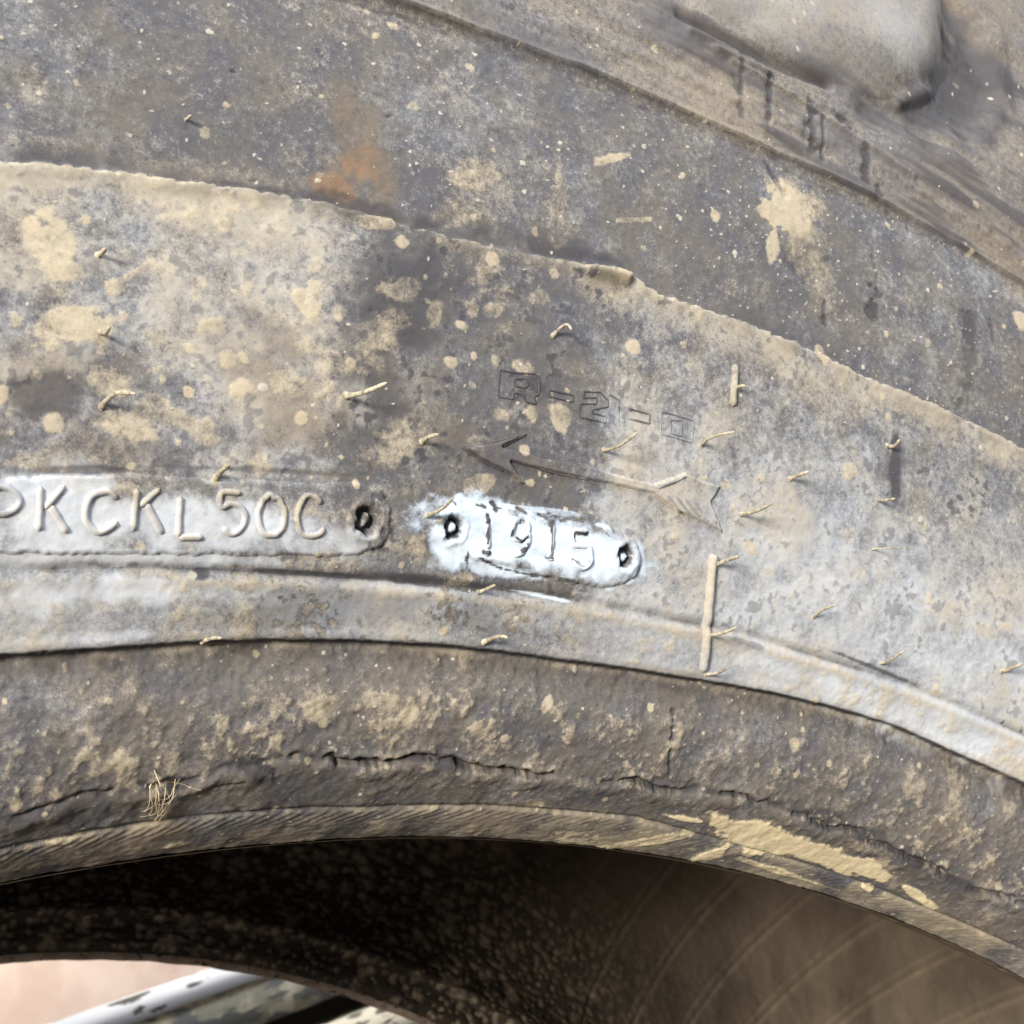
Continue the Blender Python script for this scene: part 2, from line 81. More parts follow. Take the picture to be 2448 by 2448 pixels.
 'PALE': [(730.075,53.06,-0.062,-0.001,0.008,-0.286,1.0),(712.335,52.623,-0.048,-0.0,0.012,-0.288,1.0),(733.988,55.282,-0.11,-0.003,0.012,-0.248,0.95),(696.57,51.334,-0.094,-0.0,0.012,-0.295,0.8),(724.587,44.627,-0.078,0.001,0.026,-0.545,0.95),(736.121,49.271,-0.128,-0.004,0.021,-0.416,0.95),(736.244,44.627,-0.138,-0.004,0.018,-0.408,0.9),(719.61,48.482,-0.053,-0.0,0.035,-0.851,0.9),(708.093,43.476,-0.115,0.0,0.038,-0.62,0.6),(670.552,42.475,-0.261,0.021,0.0,-0.622,0.25),(650.264,41.812,-0.048,0.003,0.004,-0.348,0.5),(631.381,41.213,-0.074,0.004,0.005,-0.384,0.5),(587.533,40.671,-0.035,-0.0,0.008,-0.323,0.95),(558.306,39.292,-0.036,-0.002,0.008,-0.29,1.0),(608.019,42.958,-0.092,-0.0,0.0,-0.45,0.7),(591.992,52.19,-0.031,-0.004,0.001,-0.073,0.5),(564.756,52.623,-0.042,-0.004,-0.004,-0.075,0.55),(612.301,56.637,-0.054,-0.011,0.005,-0.105,0.42),(621.666,72.266,-0.04,0.007,-0.013,-0.055,0.2),(564.705,72.783,-0.065,0.019,-0.02,-0.06,0.4),(730.104,38.756,-0.065,0.007,0.019,-1.093,0.7),(710.724,49.674,-0.044,0.0,0.022,-1.233,0.5),(665.072,49.674,-0.064,0.012,-0.028,-0.346,0.4),(598.735,76.844,-0.04,0.008,-0.022,-0.069,0.22),(700.712,90.865,-0.084,-0.001,-0.038,-0.222,0.15),(696.124,78.311,-0.142,0.003,-0.024,-0.173,0.2)],
 'DUST': [(715.351,97.929,-0.042,-0.006,0.0,-0.336,0.55),(652.565,95.396,-0.098,-0.022,0.0,-0.239,0.35),(613.257,92.504,-0.031,-0.013,0.021,-0.262,0.5),(576.481,94.564,-0.053,-0.021,0.005,-0.239,0.5),(734.521,82.89,-0.103,-0.006,-0.003,-0.059,0.3),(725.122,96.234,-0.08,-0.01,-0.027,-0.4,0.4),(706.52,92.094,-0.078,-0.002,-0.035,-0.222,0.25),(639.056,78.79,-0.062,-0.005,-0.009,-0.101,0.35),(639.543,67.602,-0.049,-0.007,0.0,-0.195,0.4),(631.601,59.816,-0.055,-0.006,0.0,-0.114,0.35),(700.554,67.602,-0.107,0.003,-0.02,-0.177,0.3),(567.258,82.449,-0.091,0.022,-0.021,-0.061,0.25),(673.905,104.791,-0.098,0.004,-0.033,-0.11,0.35),(632.742,133.438,-0.067,-0.024,0.004,-0.142,0.3),(689.925,124.394,-0.148,-0.005,-0.074,-0.207,0.3),(662.676,77.337,-0.089,0.008,-0.036,-0.201,0.25),(647.097,87.156,-0.083,0.007,-0.049,-0.196,0.25),(559.437,69.671,-0.115,0.036,-0.023,-0.058,0.35),(688.119,51.334,-0.193,0.02,-0.016,-0.198,0.3)],
 'TUFT': (102.761,17.54),
 'LUG': [(89.861,158.11),(92.021,149.73),(91.324,150.64),(89.587,151.55),(87.903,153.37),(86.128,157.13),(84.761,162.79),(84.051,168.75),(83.747,178.28),(83.711,185.85),(83.74,190.7)],
}

# ------------------------------------------------------------------ helpers: noise in numpy
_rng = np.random.default_rng(7)
_TAB = _rng.random((8, 256, 256))

def vnoise(u, v, seed):
    t = _TAB[seed % 8]
    u = u + 37.7 * seed; v = v - 11.3 * seed
    iu = np.floor(u).astype(np.int64); iv = np.floor(v).astype(np.int64)
    fu = u - iu; fv = v - iv
    fu = fu * fu * fu * (fu * (fu * 6 - 15) + 10); fv = fv * fv * fv * (fv * (fv * 6 - 15) + 10)
    a0, a1, b0, b1 = iu & 255, (iu + 1) & 255, iv & 255, (iv + 1) & 255
    return (t[a0, b0] * (1 - fu) + t[a1, b0] * fu) * (1 - fv) + (t[a0, b1] * (1 - fu) + t[a1, b1] * fu) * fv

def fbm(u, v, scale, oct=4, seed=0, gain=0.55):
    x, y = u / scale, v / scale
    s = 0.0; a = 1.0; n = 0.0
    for k in range(oct):
        s = s + a * vnoise(x, y, seed + k); n += a; a *= gain
        x, y = x * 1.98 + y * 0.31, y * 1.98 - x * 0.31
    s = s / n
    return np.clip((s - 0.5) * 1.75 + 0.5, 0, 1)

def sstep(a, b, x):
    t = np.clip((x - a) / (b - a), 0, 1)
    return t * t * (3 - 2 * t)

def splats(u, v, cell, rmin, rmax, density, seed, soft=0.25):
    """round dried drops: one candidate per cell, kept where the density field allows"""
    iu = np.floor(u / cell).astype(np.int64); iv = np.floor(v / cell).astype(np.int64)
    wob = 0.55 * (fbm(u, v, cell * 0.28, 2, seed + 3) - 0.5)
    out = np.zeros_like(u)
    t1, t2, t3, t4 = _TAB[seed % 8], _TAB[(seed + 1) % 8], _TAB[(seed + 2) % 8], _TAB[(seed + 3) % 8]
    for du in (-1, 0, 1):
        for dv in (-1, 0, 1):
            a = (iu + du + 13 * seed) & 255; b = (iv + dv + 29 * seed) & 255
            cu = (iu + du + 0.15 + 0.7 * t1[a, b]) * cell; cv = (iv + dv + 0.15 + 0.7 * t2[a, b]) * cell
            q = t3[a, b]
            rr = rmin + (rmax - rmin) * t4[a, b] ** 3
            d = np.hypot((u - cu) * (0.75 + 0.5 * t4[b, a]), v - cv) / rr + wob
            out = np.maximum(out, np.where(q < density, 1 - sstep(1 - soft, 1 + soft, d), 0))
    return out

# ------------------------------------------------------------------ the tyre's profile
PROFILE = [(0.34, 0.0), (0.3412, 0.0045), (0.343, 0.009), (0.347, 0.0155), (0.353, 0.0205), (0.36, 0.024), (0.364, 0.0257), (0.37, 0.029), (0.385, 0.0352), (0.404, 0.0412), (0.4204, 0.0452), (0.437, 0.0492), (0.4532, 0.0517), (0.47, 0.0535), (0.49, 0.0545), (0.52, 0.053), (0.56, 0.045), (0.6, 0.028), (0.63, 0.005), (0.648, -0.03), (0.655, -0.07)]
def catmull(P, n=40):
    P = np.array(P, float)
    P = np.vstack([2 * P[0] - P[1], P, 2 * P[-1] - P[-2]]); out = []
    for i in range(1, len(P) - 2):
        t = np.linspace(0, 1, n, endpoint=False)[:, None]; a, b, c, e = P[i - 1], P[i], P[i + 1], P[i + 2]
        out.append(.5 * ((2 * b) + (-a + c) * t + (2 * a - 5 * b + 4 * c - e) * t ** 2 + (-a + 3 * b - 3 * c + e) * t ** 3))
    return np.vstack(out + [P[-2][None]])
CP = catmull(PROFILE)
SS = np.concatenate([[0], np.cumsum(np.hypot(*np.diff(CP, axis=0).T))]) * 1000.0
TG = np.gradient(CP, axis=0); TG /= np.hypot(TG[:, 0], TG[:, 1])[:, None]
WIDTH = 0.2593                    # distance between the two bead toes
ROOT = np.array([0.0, WIDTH / 2, 0.0])

def surf(th, s, h=0.0, dt=0.0, ds=0.0):
    """theta (deg), s (mm), height above the surface (mm) -> world metres relative to the tyre's base"""
    th = np.radians(th)
    r = np.interp(s, SS, CP[:, 0]); z = np.interp(s, SS, CP[:, 1])
    tr = np.interp(s, SS, TG[:, 0]); tz = np.interp(s, SS, TG[:, 1])
    h = h * 1e-3; ds = ds * 1e-3; dt = dt * 1e-3
    rr = r - tz * h + tr * ds; zz = z + tr * h + tz * ds
    c, sn = np.cos(th), np.sin(th)
    return axle(rr * c - sn * dt, rr * sn + c * dt, zz)

def axle(x, y, z):
    """tyre frame (axle = z towards the viewer) -> world metres relative to the base"""
    return np.stack([x - ROOT[0], -z - ROOT[1] + 0 * x, y + HUB - ROOT[2]], -1)

LN = {}
for k, pts in DATA['LINES'].items():
    p = np.array(sorted(pts)); LN[k] = (p[:, 0], p[:, 1], float(np.median(p[:, 1])))
def line(name, th):
    x, y, m = LN[name]
    w = sstep(x[0] - 6, x[0], th) * (1 - sstep(x[-1], x[-1] + 6, th))
    return m + (np.interp(th, x, y) - m) * w

# ------------------------------------------------------------------ relief and grime of the tyre side
def U(th): return np.radians(th) * 400.0

def ellipses(u, v, items, soft=0.35, wob=None, shrink=1.0):
    out = np.zeros_like(u)
    for cu, cv, a, b, c, d, st in items:
        R = 2.2 * max(1 / max(math.hypot(a, c), 1e-3), 1 / max(math.hypot(b, d), 1e-3), 1.0)
        R = max(R, 2.0 * math.sqrt(1 / max(abs(a * d - b * c), 1e-4)))
        k = np.nonzero((np.abs(u - cu) < R) & (np.abs(v - cv) < R))[0]
        if len(k) == 0: continue
        x, y = u[k] - cu, v[k] - cv
        q = np.hypot(a * x + b * y, c * x + d * y)
        if wob is not None: q = q + wob[k]
        m = st * (1 - sstep(1 - soft, 1 + soft, q))
        out[k] = np.where(np.abs(m) > np.abs(out[k]), m, out[k])
    return out

def capsules(u, v, items, soft=0.35, wob=None):
    out = np.zeros_like(u)
    for au, av, bu, bv, r, st in items:
        k = np.nonzero((u > min(au, bu) - 2 * r) & (u < max(au, bu) + 2 * r) & (v > min(av, bv) - 2 * r) & (v < max(av, bv) + 2 * r))[0]
        if len(k) == 0: continue
        x, y = u[k], v[k]; du, dv = bu - au, bv - av
        t = np.clip(((x - au) * du + (y - av) * dv) / (du * du + dv * dv + 1e-9), 0, 1)
        q = np.hypot(x - au - t * du, y - av - t * dv) / r
        if wob is not None: q = q + wob[k]
        out[k] = np.maximum(out[k], st * (1 - sstep(1 - soft, 1 + soft, q)))
    return out

def grime(th, s):
    """dirt plus painted light and shade on the rubber: dict of masks (0..1)"""
    th = np.asarray(th, float).ravel(); s = np.asarray(s, float).ravel()
    u, v = U(th), s
    lip, groove, step, ridge, chaf, crack = [line(n, th) for n in ('lip', 'groove', 'step', 'ridge', 'chafer', 'crack')]
    bead = 1 - sstep(-.3, .3, v - lip)
    band = sstep(-.3, .3, v - lip) * (1 - sstep(-.3, .3, v - groove))
    wall = sstep(-.3, .3, v - groove) * (1 - sstep(-.3, .3, v - step))
    shld = sstep(-.3, .3, v - step) * (1 - sstep(-.5, .5, v - ridge))
    tred = sstep(-.5, .5, v - ridge)
    toe = 1 - sstep(-.4, .4, v - chaf)
    n1 = fbm(u, v, 26, 4, 1); n2 = fbm(u, v, 9, 4, 2); n3 = fbm(u, v, 3.2, 4, 3); n4 = fbm(u, v, 1.1, 3, 4)
    n5 = fbm(u, v, 5.5, 4, 5); st = fbm(u, v * 3.5, 14, 4, 6)
    wob = 1.1 * (n3 - .5) + 0.9 * (n5 - .5) + .4 * (n4 - .5)
    wobs = 1.0 * (n4 - .5) + .5 * (n3 - .5)
    right = 1 - sstep(82, 96, th)
    east = 1 - sstep(92.3 + 1.2 * (n5 - .5), 94.2 + 1.2 * (n5 - .5), th); west = sstep(98.6 + (n5 - .5), 99.6 + (n5 - .5), th); mid = 1 - east - west
    low = 1 - sstep(55, 92, v)
    smear = fbm(u * .28 + v * .05, v * 1.9 - u * .12, 7, 4, 5)
    # chalky bluish film; brighter light at lower left and right painted in
    pe = 1.0 * ellipses(u, v, DATA['PALE'], .75, .5 * wob)
    pale = band * (.36 + .30 * n1 + .22 * right) + wall * (west * (.20 + .30 * n1) + mid * (.02 + .22 * n1) + east * (.20 + .22 * n1 + .36 * low)) + .35 * (n3 - .5) * wall + shld * (.06 + .38 * n1 * n1 + .2 * (n3 - .5)) + tred * (.10 + .24 * smear) + bead * (.0 + .34 * n1 * n1 + .25 * (n3 - .5))
    pale = np.maximum(pale, pe)
    ce = ellipses(u, v, DATA['CHALKE'], .42, .45 * wob)
    clean = 1 - .92 * np.maximum(sstep(.35, .65, pe) * sstep(40, 50, v), sstep(.1, .4, ce))
    # thin tan dust
    dust = wall * (west * .32 + mid * .14 + east * .30 + .46 * (n2 - .3) + .34 * (n1 - .5) + .30 * (n3 - .5)) + shld * (.04 + .75 * (n2 - .3) * n1 + .30 * (n3 - .4)) + tred * (.20 + .34 * (1 - smear)) \
        + bead * (.06 + .55 * (n2 - .2) + .45 * (n3 - .5)) + band * (.34 + .45 * (st - .3) + .3 * (n3 - .5))
    dust += .45 * wall * np.exp(-np.maximum(step - v, 0) / 2.2) * (.5 + n2)
    dust += .18 * shld * np.exp(-np.maximum(ridge - v, 0) / 3.0)
    dust += .35 * toe * (.5 + n2) + .5 * np.exp(-((v - lip + .9) / .7) ** 2) * (.4 + n2)
    dust += .35 * np.exp(-((v - groove + 1.6) / .8) ** 2) * (.4 + n2)
    dust += .55 * ellipses(u, v, DATA['DUST'], .8, .5 * wob)
    dust *= 1 - .55 * (1 - clean)
    # mud
    dens = (wall * (.10 + .22 * sstep(86, 100, th)) + shld * .10 + bead * .14 + tred * .03 + band * .03) * clean
    mud = np.maximum(.85 * splats(u, v, 9.0, .6, 2.4, dens * .9, 1), .85 * splats(u, v, 3.8, .22, .95, dens * 1.6, 4))
    mud *= .35 + .6 * n5
    mud = np.maximum(mud, ellipses(u, v, DATA['MUD'], .34, .85 * wob) * (.45 + .55 * n3))
    mud = np.maximum(mud, .60 * clean * sstep(.55, .85, n3 * .35 + n5 * .3 + n2 * .35) * (wall * (.35 + .5 * sstep(88, 100, th)) + bead * .75 + shld * .35 + band * .4))
    n6 = fbm(u, v, .8, 2, 7)
    low_b = bead * sstep(-3, 2, v - crack) * (1 - sstep(5, 14, v - crack)) + .5 * bead * (1 - toe)
    mud = np.maximum(mud, .56 * np.clip(low_b, 0, 1) * sstep(.44, .74, .40 * n3 + .35 * n4 + .25 * n6) * (.45 + .7 * n2))
    mud = np.maximum(mud, .50 * band * sstep(.46, .72, .4 * n3 + .35 * n4 + .25 * n6) * sstep(.3, .6, n2))
    # light specks
    spk = np.maximum(splats(u, v, 1.7, .08, .30, .10 + (.10 + .26 * (1 - sstep(88, 95, th))) * shld + .12 * bead, 2), splats(u, v, 4.0, .2, .55, .16 * shld + .05, 6)) * (.4 + .7 * n4)
    # rust, dark tones (some painted shade), cream clay, white paint
    rust = ellipses(u, v, DATA['RUST'], .9, .9 * wob) * (.75 + .7 * n3)
    rust = np.maximum(rust, bead * (.15 + .5 * n1 * n2) + .30 * shld * n1 * n2 + .5 * tred * (.4 + .6 * n1))
    dark = ellipses(u, v, DATA['DARK'], .55, .7 * wob)
    dark += .55 * shld * (1 - sstep(0, 4.5, v - step)) * (.25 + n2)
    dark += .45 * bead * sstep(-7, -.8, v - lip) * (.3 + .8 * n1)  # shadow under the lip's overhang painted in
    dark += .40 * bead * (1 - toe) * sstep(.50, .80, .6 * n2 + .4 * n3)
    dark += .8 * np.exp(-((v - lip) / .40) ** 2) * (.25 + .9 * n2) + .5 * np.exp(-((v - groove) / .6) ** 2) * sstep(.3, .7, n2)  # lip's shadow line painted dark; groove line darkened too
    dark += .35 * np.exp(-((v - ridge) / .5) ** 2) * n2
    dark += .7 * np.exp(-((v - crack + 2.0 * (fbm(u, v * .35 + 3, 5.0, 4, 6) - .5)) / .7) ** 2) * (.4 + .8 * n5) * bead  # jagged shadow along the torn seam painted in
    dark += .75 * band * sstep(.50, .70, .35 * n3 + .4 * n4 + .25 * n6) * sstep(.30, .65, n2) * sstep(91, 95, th) * (1 - .6 * sstep(100, 103, th)) + .5 * wall * sstep(.66, .80, .6 * n3 + .4 * n4) * clean
    dark += tred * (.16 + .5 * sstep(.50, .85, smear) * (.3 + n1)) + .7 * capsules(u, v, DATA['TROUGH'], .8, .5 * wob) + .28 * mid * wall * (.4 + n2)
    dark = np.maximum(dark, capsules(u, v, DATA['DRIP'], .6, 1.3 * (1.0 * (n4 - .5) + .7 * (n3 - .5)) + .15))
    cream = ellipses(u, v, DATA['CREAM'], .4, .6 * wob) * (.7 + .4 * n3)
    brush = fbm(u * .22 + v * .06, v * 1.5 + u * .30, 1.6, 3, 6)
    chalk = ce * (.70 + .22 * n3 + .26 * brush)
    chip = capsules(u, v, DATA['CHIP'], .45, 1.0 * wobs + .28)
    for (ht, hs, ra, rb) in DATA['HOLES']:
        q = np.hypot((u - U(ht)) * .97 / ra, (v - hs) / rb) + .3 * (n4 - .5)
        chip = np.maximum(chip, sstep(.32, .48, q) * (1 - sstep(.78, .92, q)))
    chalk = chalk * (1 - chip); dark = np.maximum(dark, .75 * chip); dust = dust * (1 - .5 * chip)
    dust = dust * (1 - .55 * np.clip(dark, 0, 1)); pale = pale * (1 - .5 * np.clip(dark, 0, 1))
    mud = mud * (1 - .7 * np.clip(chip + .3 * dark, 0, 1))
    clip = lambda a: np.clip(a, 0, 1)
    return dict(dust=clip(dust), pale=clip(pale), mud=clip(mud), chalk=clip(chalk), rust=clip(rust), dark=clip(dark), cream=clip(cream), speck=clip(spk))

def relief(th, s, g):
    """height (mm) above the smooth profile"""
    th = np.asarray(th, float).ravel(); s = np.asarray(s, float).ravel()
    u, v = U(th), s
    lip, groove, step, ridge, chaf, crack = [line(n, th) for n in ('lip', 'groove', 'step', 'ridge', 'chafer', 'crack')]
    n2 = fbm(u, v, 9, 4, 2); n3 = fbm(u, v, 3.2, 4, 3); n4 = fbm(u, v, 1.1, 3, 4)
    jag = .5 * (n4 - .5) + .35 * (n3 - .5)
    h = 1.3 * (1 - sstep(-.30, .30, v - step + jag * 1.7)) + .35 * np.exp(-((v - step + .8) / 1.0) ** 2) * n2
    h -= 1.3
    h -= 1.5 * (1 - sstep(-.55, .15, v - lip + jag * .25)) * (1 - .75 * (1 - sstep(-9, -.5, v - lip)))
    h += .10 * np.exp(-((v - lip - .9) / .7) ** 2)
    h -= .45 * np.exp(-((v - groove) / .75) ** 2) - .10 * np.exp(-((v - groove + 1.6) / .8) ** 2)
    h += .55 * np.exp(-((v - ridge - .3) / .55) ** 2) * (.5 + .6 * n2) + .9 * sstep(-.25, .35, v - ridge) + .4 * sstep(.5, 7, v - ridge) - .3 * np.exp(-((v - ridge + 3.2 - 1.5 * n2) / .35) ** 2) * sstep(.4, .7, n2)
    h += .35 * np.exp(-((v - ridge - 6.5) / .9) ** 2) * n3
    # torn rubber seam on the bead
    tear = sstep(.24, .60, fbm(u, v * .3, 6, 3, 5)) * (.35 + .65 * (1 - sstep(99, 101, th)))
    cj = v - crack + 2.0 * (fbm(u, v * .35 + 3, 5.0, 4, 6) - .5)
    h -= 1.3 * tear * np.exp(-(cj / (.18 + .45 * n3)) ** 2)
    h += .6 * np.exp(-((cj + 1.6) / 1.5) ** 2) * (.4 + .8 * n2) + .35 * tear * np.exp(-((cj - .9) / .6) ** 2)
    # cord print on the toe
    toe = 1 - sstep(-.4, .4, v - chaf)
    h += toe * ((.025 + .03 * sstep(90, 96, th)) * np.sin((u * .9 + v * 1.3) * 2 * math.pi / 2.1) * sstep(-4.5, -2.0, v - chaf) + .09 * (fbm(u * .4 + v * .3, v * 1.6, 1.6, 3, 4) - .5))
    h -= .5 * toe * sstep(-2.5, .0, v - chaf) * 0 + .55 * np.exp(-((v - chaf) / .45) ** 2)
    bead = 1 - sstep(-.3, .3, v - lip)
    h += bead * (.35 + .65 * sstep(-2, 4, v - crack)) * (.30 * (n2 - .5) + .18 * (n3 - .5) + .10 * (n4 - .5))
    tred = sstep(0, 4, v - ridge)
    smear = fbm(u * .28 + v * .05, v * 1.9 - u * .12, 7, 4, 5)
    h += tred * (.9 * (smear - .5) + .12 * (n3 - .5))
    h -= 3.2 * capsules(u, v, DATA['TROUGH'], .95) - 1.3 * capsules(u, v, DATA['FOLD'], .9)
    h -= .28 * capsules(u, v, DATA['DRIP'], .6, 1.3 * (1.0 * (n4 - .5) + .7 * (n3 - .5)) + .15)
    h += (1 - .7 * g['chalk']) * (.22 * (n2 - .5) + .12 * (n3 - .5) + .06 * (n4 - .5)) * (1 - .5 * toe)
    h += .07 * sstep(.25, .7, g['mud']) + .30 * sstep(.3, .7, g['cream']) + .06 * sstep(.4, .6, g['chalk']) * (.6 + .8 * n4)
    h += .06 * g['speck'] - .06 * sstep(.3, .9, g['dark']) * 1.0
    # rivet holes with a stub inside
    for (ht, hs, ra, rb) in DATA['HOLES']:
        q = np.hypot((u - U(ht)) * (np.interp(hs, SS, CP[:, 0]) / .4) / ra, (v - hs) / rb) + .35 * (n4 - .5)
        h -= 1.7 * (1 - sstep(.62, .92, q)); h += 1.3 * (1 - sstep(.25, .48, q))
        h += .28 * np.exp(-((q - 1.2) / .2) ** 2)
    return h

# ------------------------------------------------------------------ materials
def new_mat(name):
    m = bpy.data.materials.new(name); m.use_nodes = True
    nt = m.node_tree; nt.nodes.clear()
    return m, nt
class NT:
    def __init__(s, nt): s.nt = nt
    def n(s, t, **kw):
        o = s.nt.nodes.new(t)
        for k, v in kw.items(): setattr(o, k, v)
        return o
    def l(s, a, b): s.nt.links.new(a, b)
    def noise(s, vec, scale, detail=4, rough=.6):
        o = s.n('ShaderNodeTexNoise'); o.inputs['Scale'].default_value = scale; o.inputs['Detail'].default_value = detail
        o.inputs['Roughness'].default_value = rough; s.l(vec, o.inputs['Vector']); return o.outputs['Fac']
    def math(s, op, a, b=None, clamp=False):
        o = s.n('ShaderNodeMath', operation=op, use_clamp=clamp)
        for i, x in enumerate((a, b)):
            if x is None: continue
            if isinstance(x, (int, float)): o.inputs[i].default_value = x
            else: s.l(x, o.inputs[i])
        return o.outputs[0]
    def ramp(s, x, lo, hi):
        o = s.n('ShaderNodeMapRange', interpolation_type='SMOOTHSTEP'); o.inputs['From Min'].default_value = lo; o.inputs['From Max'].default_value = hi
        s.l(x, o.inputs['Value']); return o.outputs['Result']
    def mix(s, f, a, b):
        o = s.n('ShaderNodeMix', data_type='RGBA')
        if isinstance(f, (int, float)): o.inputs[0].default_value = f
        else: s.l(f, o.inputs[0])
        for i, x in ((6, a), (7, b)):
            if isinstance(x, tuple): o.inputs[i].default_value = (*x, 1)
            else: s.l(x, o.inputs[i])
        return o.outputs[2]

def rubber_material():
    m, nt = new_mat('dirty_rubber'); q = NT(nt)
    tc = q.n('ShaderNodeTexCoord').outputs['Object']
    aA = q.n('ShaderNodeAttribute', attribute_name='grime_shade_a'); aB = q.n('ShaderNodeAttribute', attribute_name='grime_shade_b')
    sa = q.n('ShaderNodeSeparateColor'); q.l(aA.outputs['Color'], sa.inputs[0])
    sb = q.n('ShaderNodeSeparateColor'); q.l(aB.outputs['Color'], sb.inputs[0])
    dust, pale, mud, chalk = sa.outputs[0], sa.outputs[1], sa.outputs[2], aA.outputs['Alpha']
    rust, dark, cream, speck = sb.outputs[0], sb.outputs[1], sb.outputs[2], aB.outputs['Alpha']
    nf = q.noise(tc, 3300, 1, .6); ng = q.noise(tc, 1000, 2, .65); nm = q.noise(tc, 140, 3, .6)
    grain = q.math('ADD', q.math('MULTIPLY', nf, .42), q.math('MULTIPLY', ng, .58))
    gr = q.math('MULTIPLY', q.math('SUBTRACT', grain, .5), 1.05)
    def mask(attr, w, amp, lo=.5):
        x = q.math('ADD', attr, q.math('MULTIPLY', gr, amp))
        return q.ramp(x, lo - w, lo + w)
    base = q.mix(q.ramp(nm, .35, .65), (.088, .086, .098), (.122, .111, .102))
    base = q.mix(q.ramp(grain, .52, .72), base, (.178, .170, .166))
    base = q.mix(q.ramp(grain, .46, .30), base, (.070, .068, .077))
    c = q.mix(q.math('MULTIPLY', mask(pale, .50, .70, .54), .80), base, q.mix(nm, (.47, .495, .555), (.60, .62, .66)))
    c = q.mix(q.math('MULTIPLY', mask(dust, .36, 1.0, .56), .72), c, q.mix(nm, (.31, .265, .20), (.43, .37, .285)))
    c = q.mix(q.math('MULTIPLY', mask(rust, .40, .7, .45), .74), c, q.mix(q.ramp(rust, .55, .85), (.165, .125, .088), (.225, .135, .080)))
    c = q.mix(q.math('MULTIPLY', mask(dark, .35, .8, .55), .80), c, (.045, .043, .050))
    c = q.mix(q.math('MULTIPLY', mask(mud, .30, .70, .42), .74), c, q.mix(grain, (.365, .30, .212), (.52, .44, .322)))
    c = q.mix(mask(speck, .3, .4, .45), c, (.40, .365, .31))
    c = q.mix(q.math('MULTIPLY', mask(cream, .26, .8, .45), .92), c, q.mix(ng, (.52, .42, .26), (.72, .62, .43)))
    c = q.mix(q.math('MULTIPLY', mask(chalk, .34, .75, .46), .97), c, q.mix(q.ramp(chalk, .6, 1.0), (.42, .48, .565), (.58, .65, .745)))
    b = q.n('ShaderNodeBsdfPrincipled'); q.l(c, b.inputs['Base Color'])
    b.inputs['Roughness'].default_value = .82
    b.inputs['Specular IOR Level'].default_value = .22
    bp = q.n('ShaderNodeBump'); bp.inputs['Strength'].default_value = .32; bp.inputs['Distance'].default_value = .00016
    q.l(ng, bp.inputs['Height']); q.l(bp.outputs[0], b.inputs['Normal'])
    o = q.n('ShaderNodeOutputMaterial'); q.l(b.outputs[0], o.inputs[0])
    return m

def simple_material(name, c1, c2, scale, rough=.85, bump=.0, bdist=.001, detail=5, lo=.35, hi=.65, c3=None, s3=900, tone=None):
    m, nt = new_mat(name); q = NT(nt)
    tc = q.n('ShaderNodeTexCoord').outputs['Object']
    n = q.noise(tc, scale, detail, .62)
    c = q.mix(q.ramp(n, lo, hi), c1, c2)
    n3 = q.noise(tc, s3, 4, .6)
    if c3: c = q.mix(q.ramp(n3, .55, .68), c, c3)
    if tone: c = q.mix(q.n('ShaderNodeAttribute', attribute_name='tone').outputs['Fac'], c, tone)
    b = q.n('ShaderNodeBsdfPrincipled'); q.l(c, b.inputs['Base Color']); b.inputs['Roughness'].default_value = rough
    b.inputs['Specular IOR Level'].default_value = .3
    if bump:
        bp = q.n('ShaderNodeBump'); bp.inputs['Strength'].default_value = bump; bp.inputs['Distance'].default_value = bdist
        q.l(q.math('ADD', n, q.math('MULTIPLY', n3, .4)), bp.inputs['Height']); q.l(bp.outputs[0], b.inputs['Normal'])
    o = q.n('ShaderNodeOutputMaterial'); q.l(b.outputs[0], o.inputs[0])
    return m

RUBBER = rubber_material()
HAIR = simple_material('dusty_rubber_hair', (.22, .19, .14), (.44, .395, .30), 700, .8, .3, .0002, c3=(.12, .10, .075), s3=1500)
LINER = simple_material('inner_liner_rubber', (.105, .078, .055), (.165, .125, .088), 45, .7, .4, .001, c3=(.21, .165, .12), s3=300)
INWALL = simple_material('inner_wall_rubber', (.040, .032, .026), (.065, .050, .038), 45, .7, .4, .001, c3=(.085, .066, .048), s3=300, tone=(.40, .31, .22))  # near-black base stands in for shade by the far bead
OUTER = simple_material('plain_tyre_rubber', (.085, .08, .08), (.16, .14, .115), 25, .75, .5, .001, c3=(.27, .22, .15), s3=200)
WALLM = simple_material('pink_plaster', (.62, .46, .38), (.74, .58, .49), 14, .9, .3, .002)
FLOORM = simple_material('concrete', (.10, .09, .08), (.16, .145, .13), 5, .9, .4, .003)

# ------------------------------------------------------------------ mesh helpers
col = scene.collection
def link(name, me, parent=None, mat=None, smooth=True):
    o = bpy.data.objects.new(name, me); col.objects.link(o)
    if mat: me.materials.append(mat)
    if smooth: me.polygons.foreach_set('use_smooth', np.ones(len(me.polygons), bool))
    if parent: o.parent = parent
    return o

def mesh_np(name, V, F):
    """V (n,3), F (m,4) quads"""
    me = bpy.data.meshes.new(name)
    V = np.ascontiguousarray(V, np.float32); F = np.ascontiguousarray(F, np.int32)
    me.vertices.add(len(V)); me.vertices.foreach_set('co', V.ravel())
    k = F.shape[1]
    me.loops.add(F.size); me.loops.foreach_set('vertex_index', F.ravel())
    me.polygons.add(len(F)); me.polygons.foreach_set('loop_start', np.arange(len(F), dtype=np.int32) * k)
    me.update(calc_edges=True); me.validate()
    return me

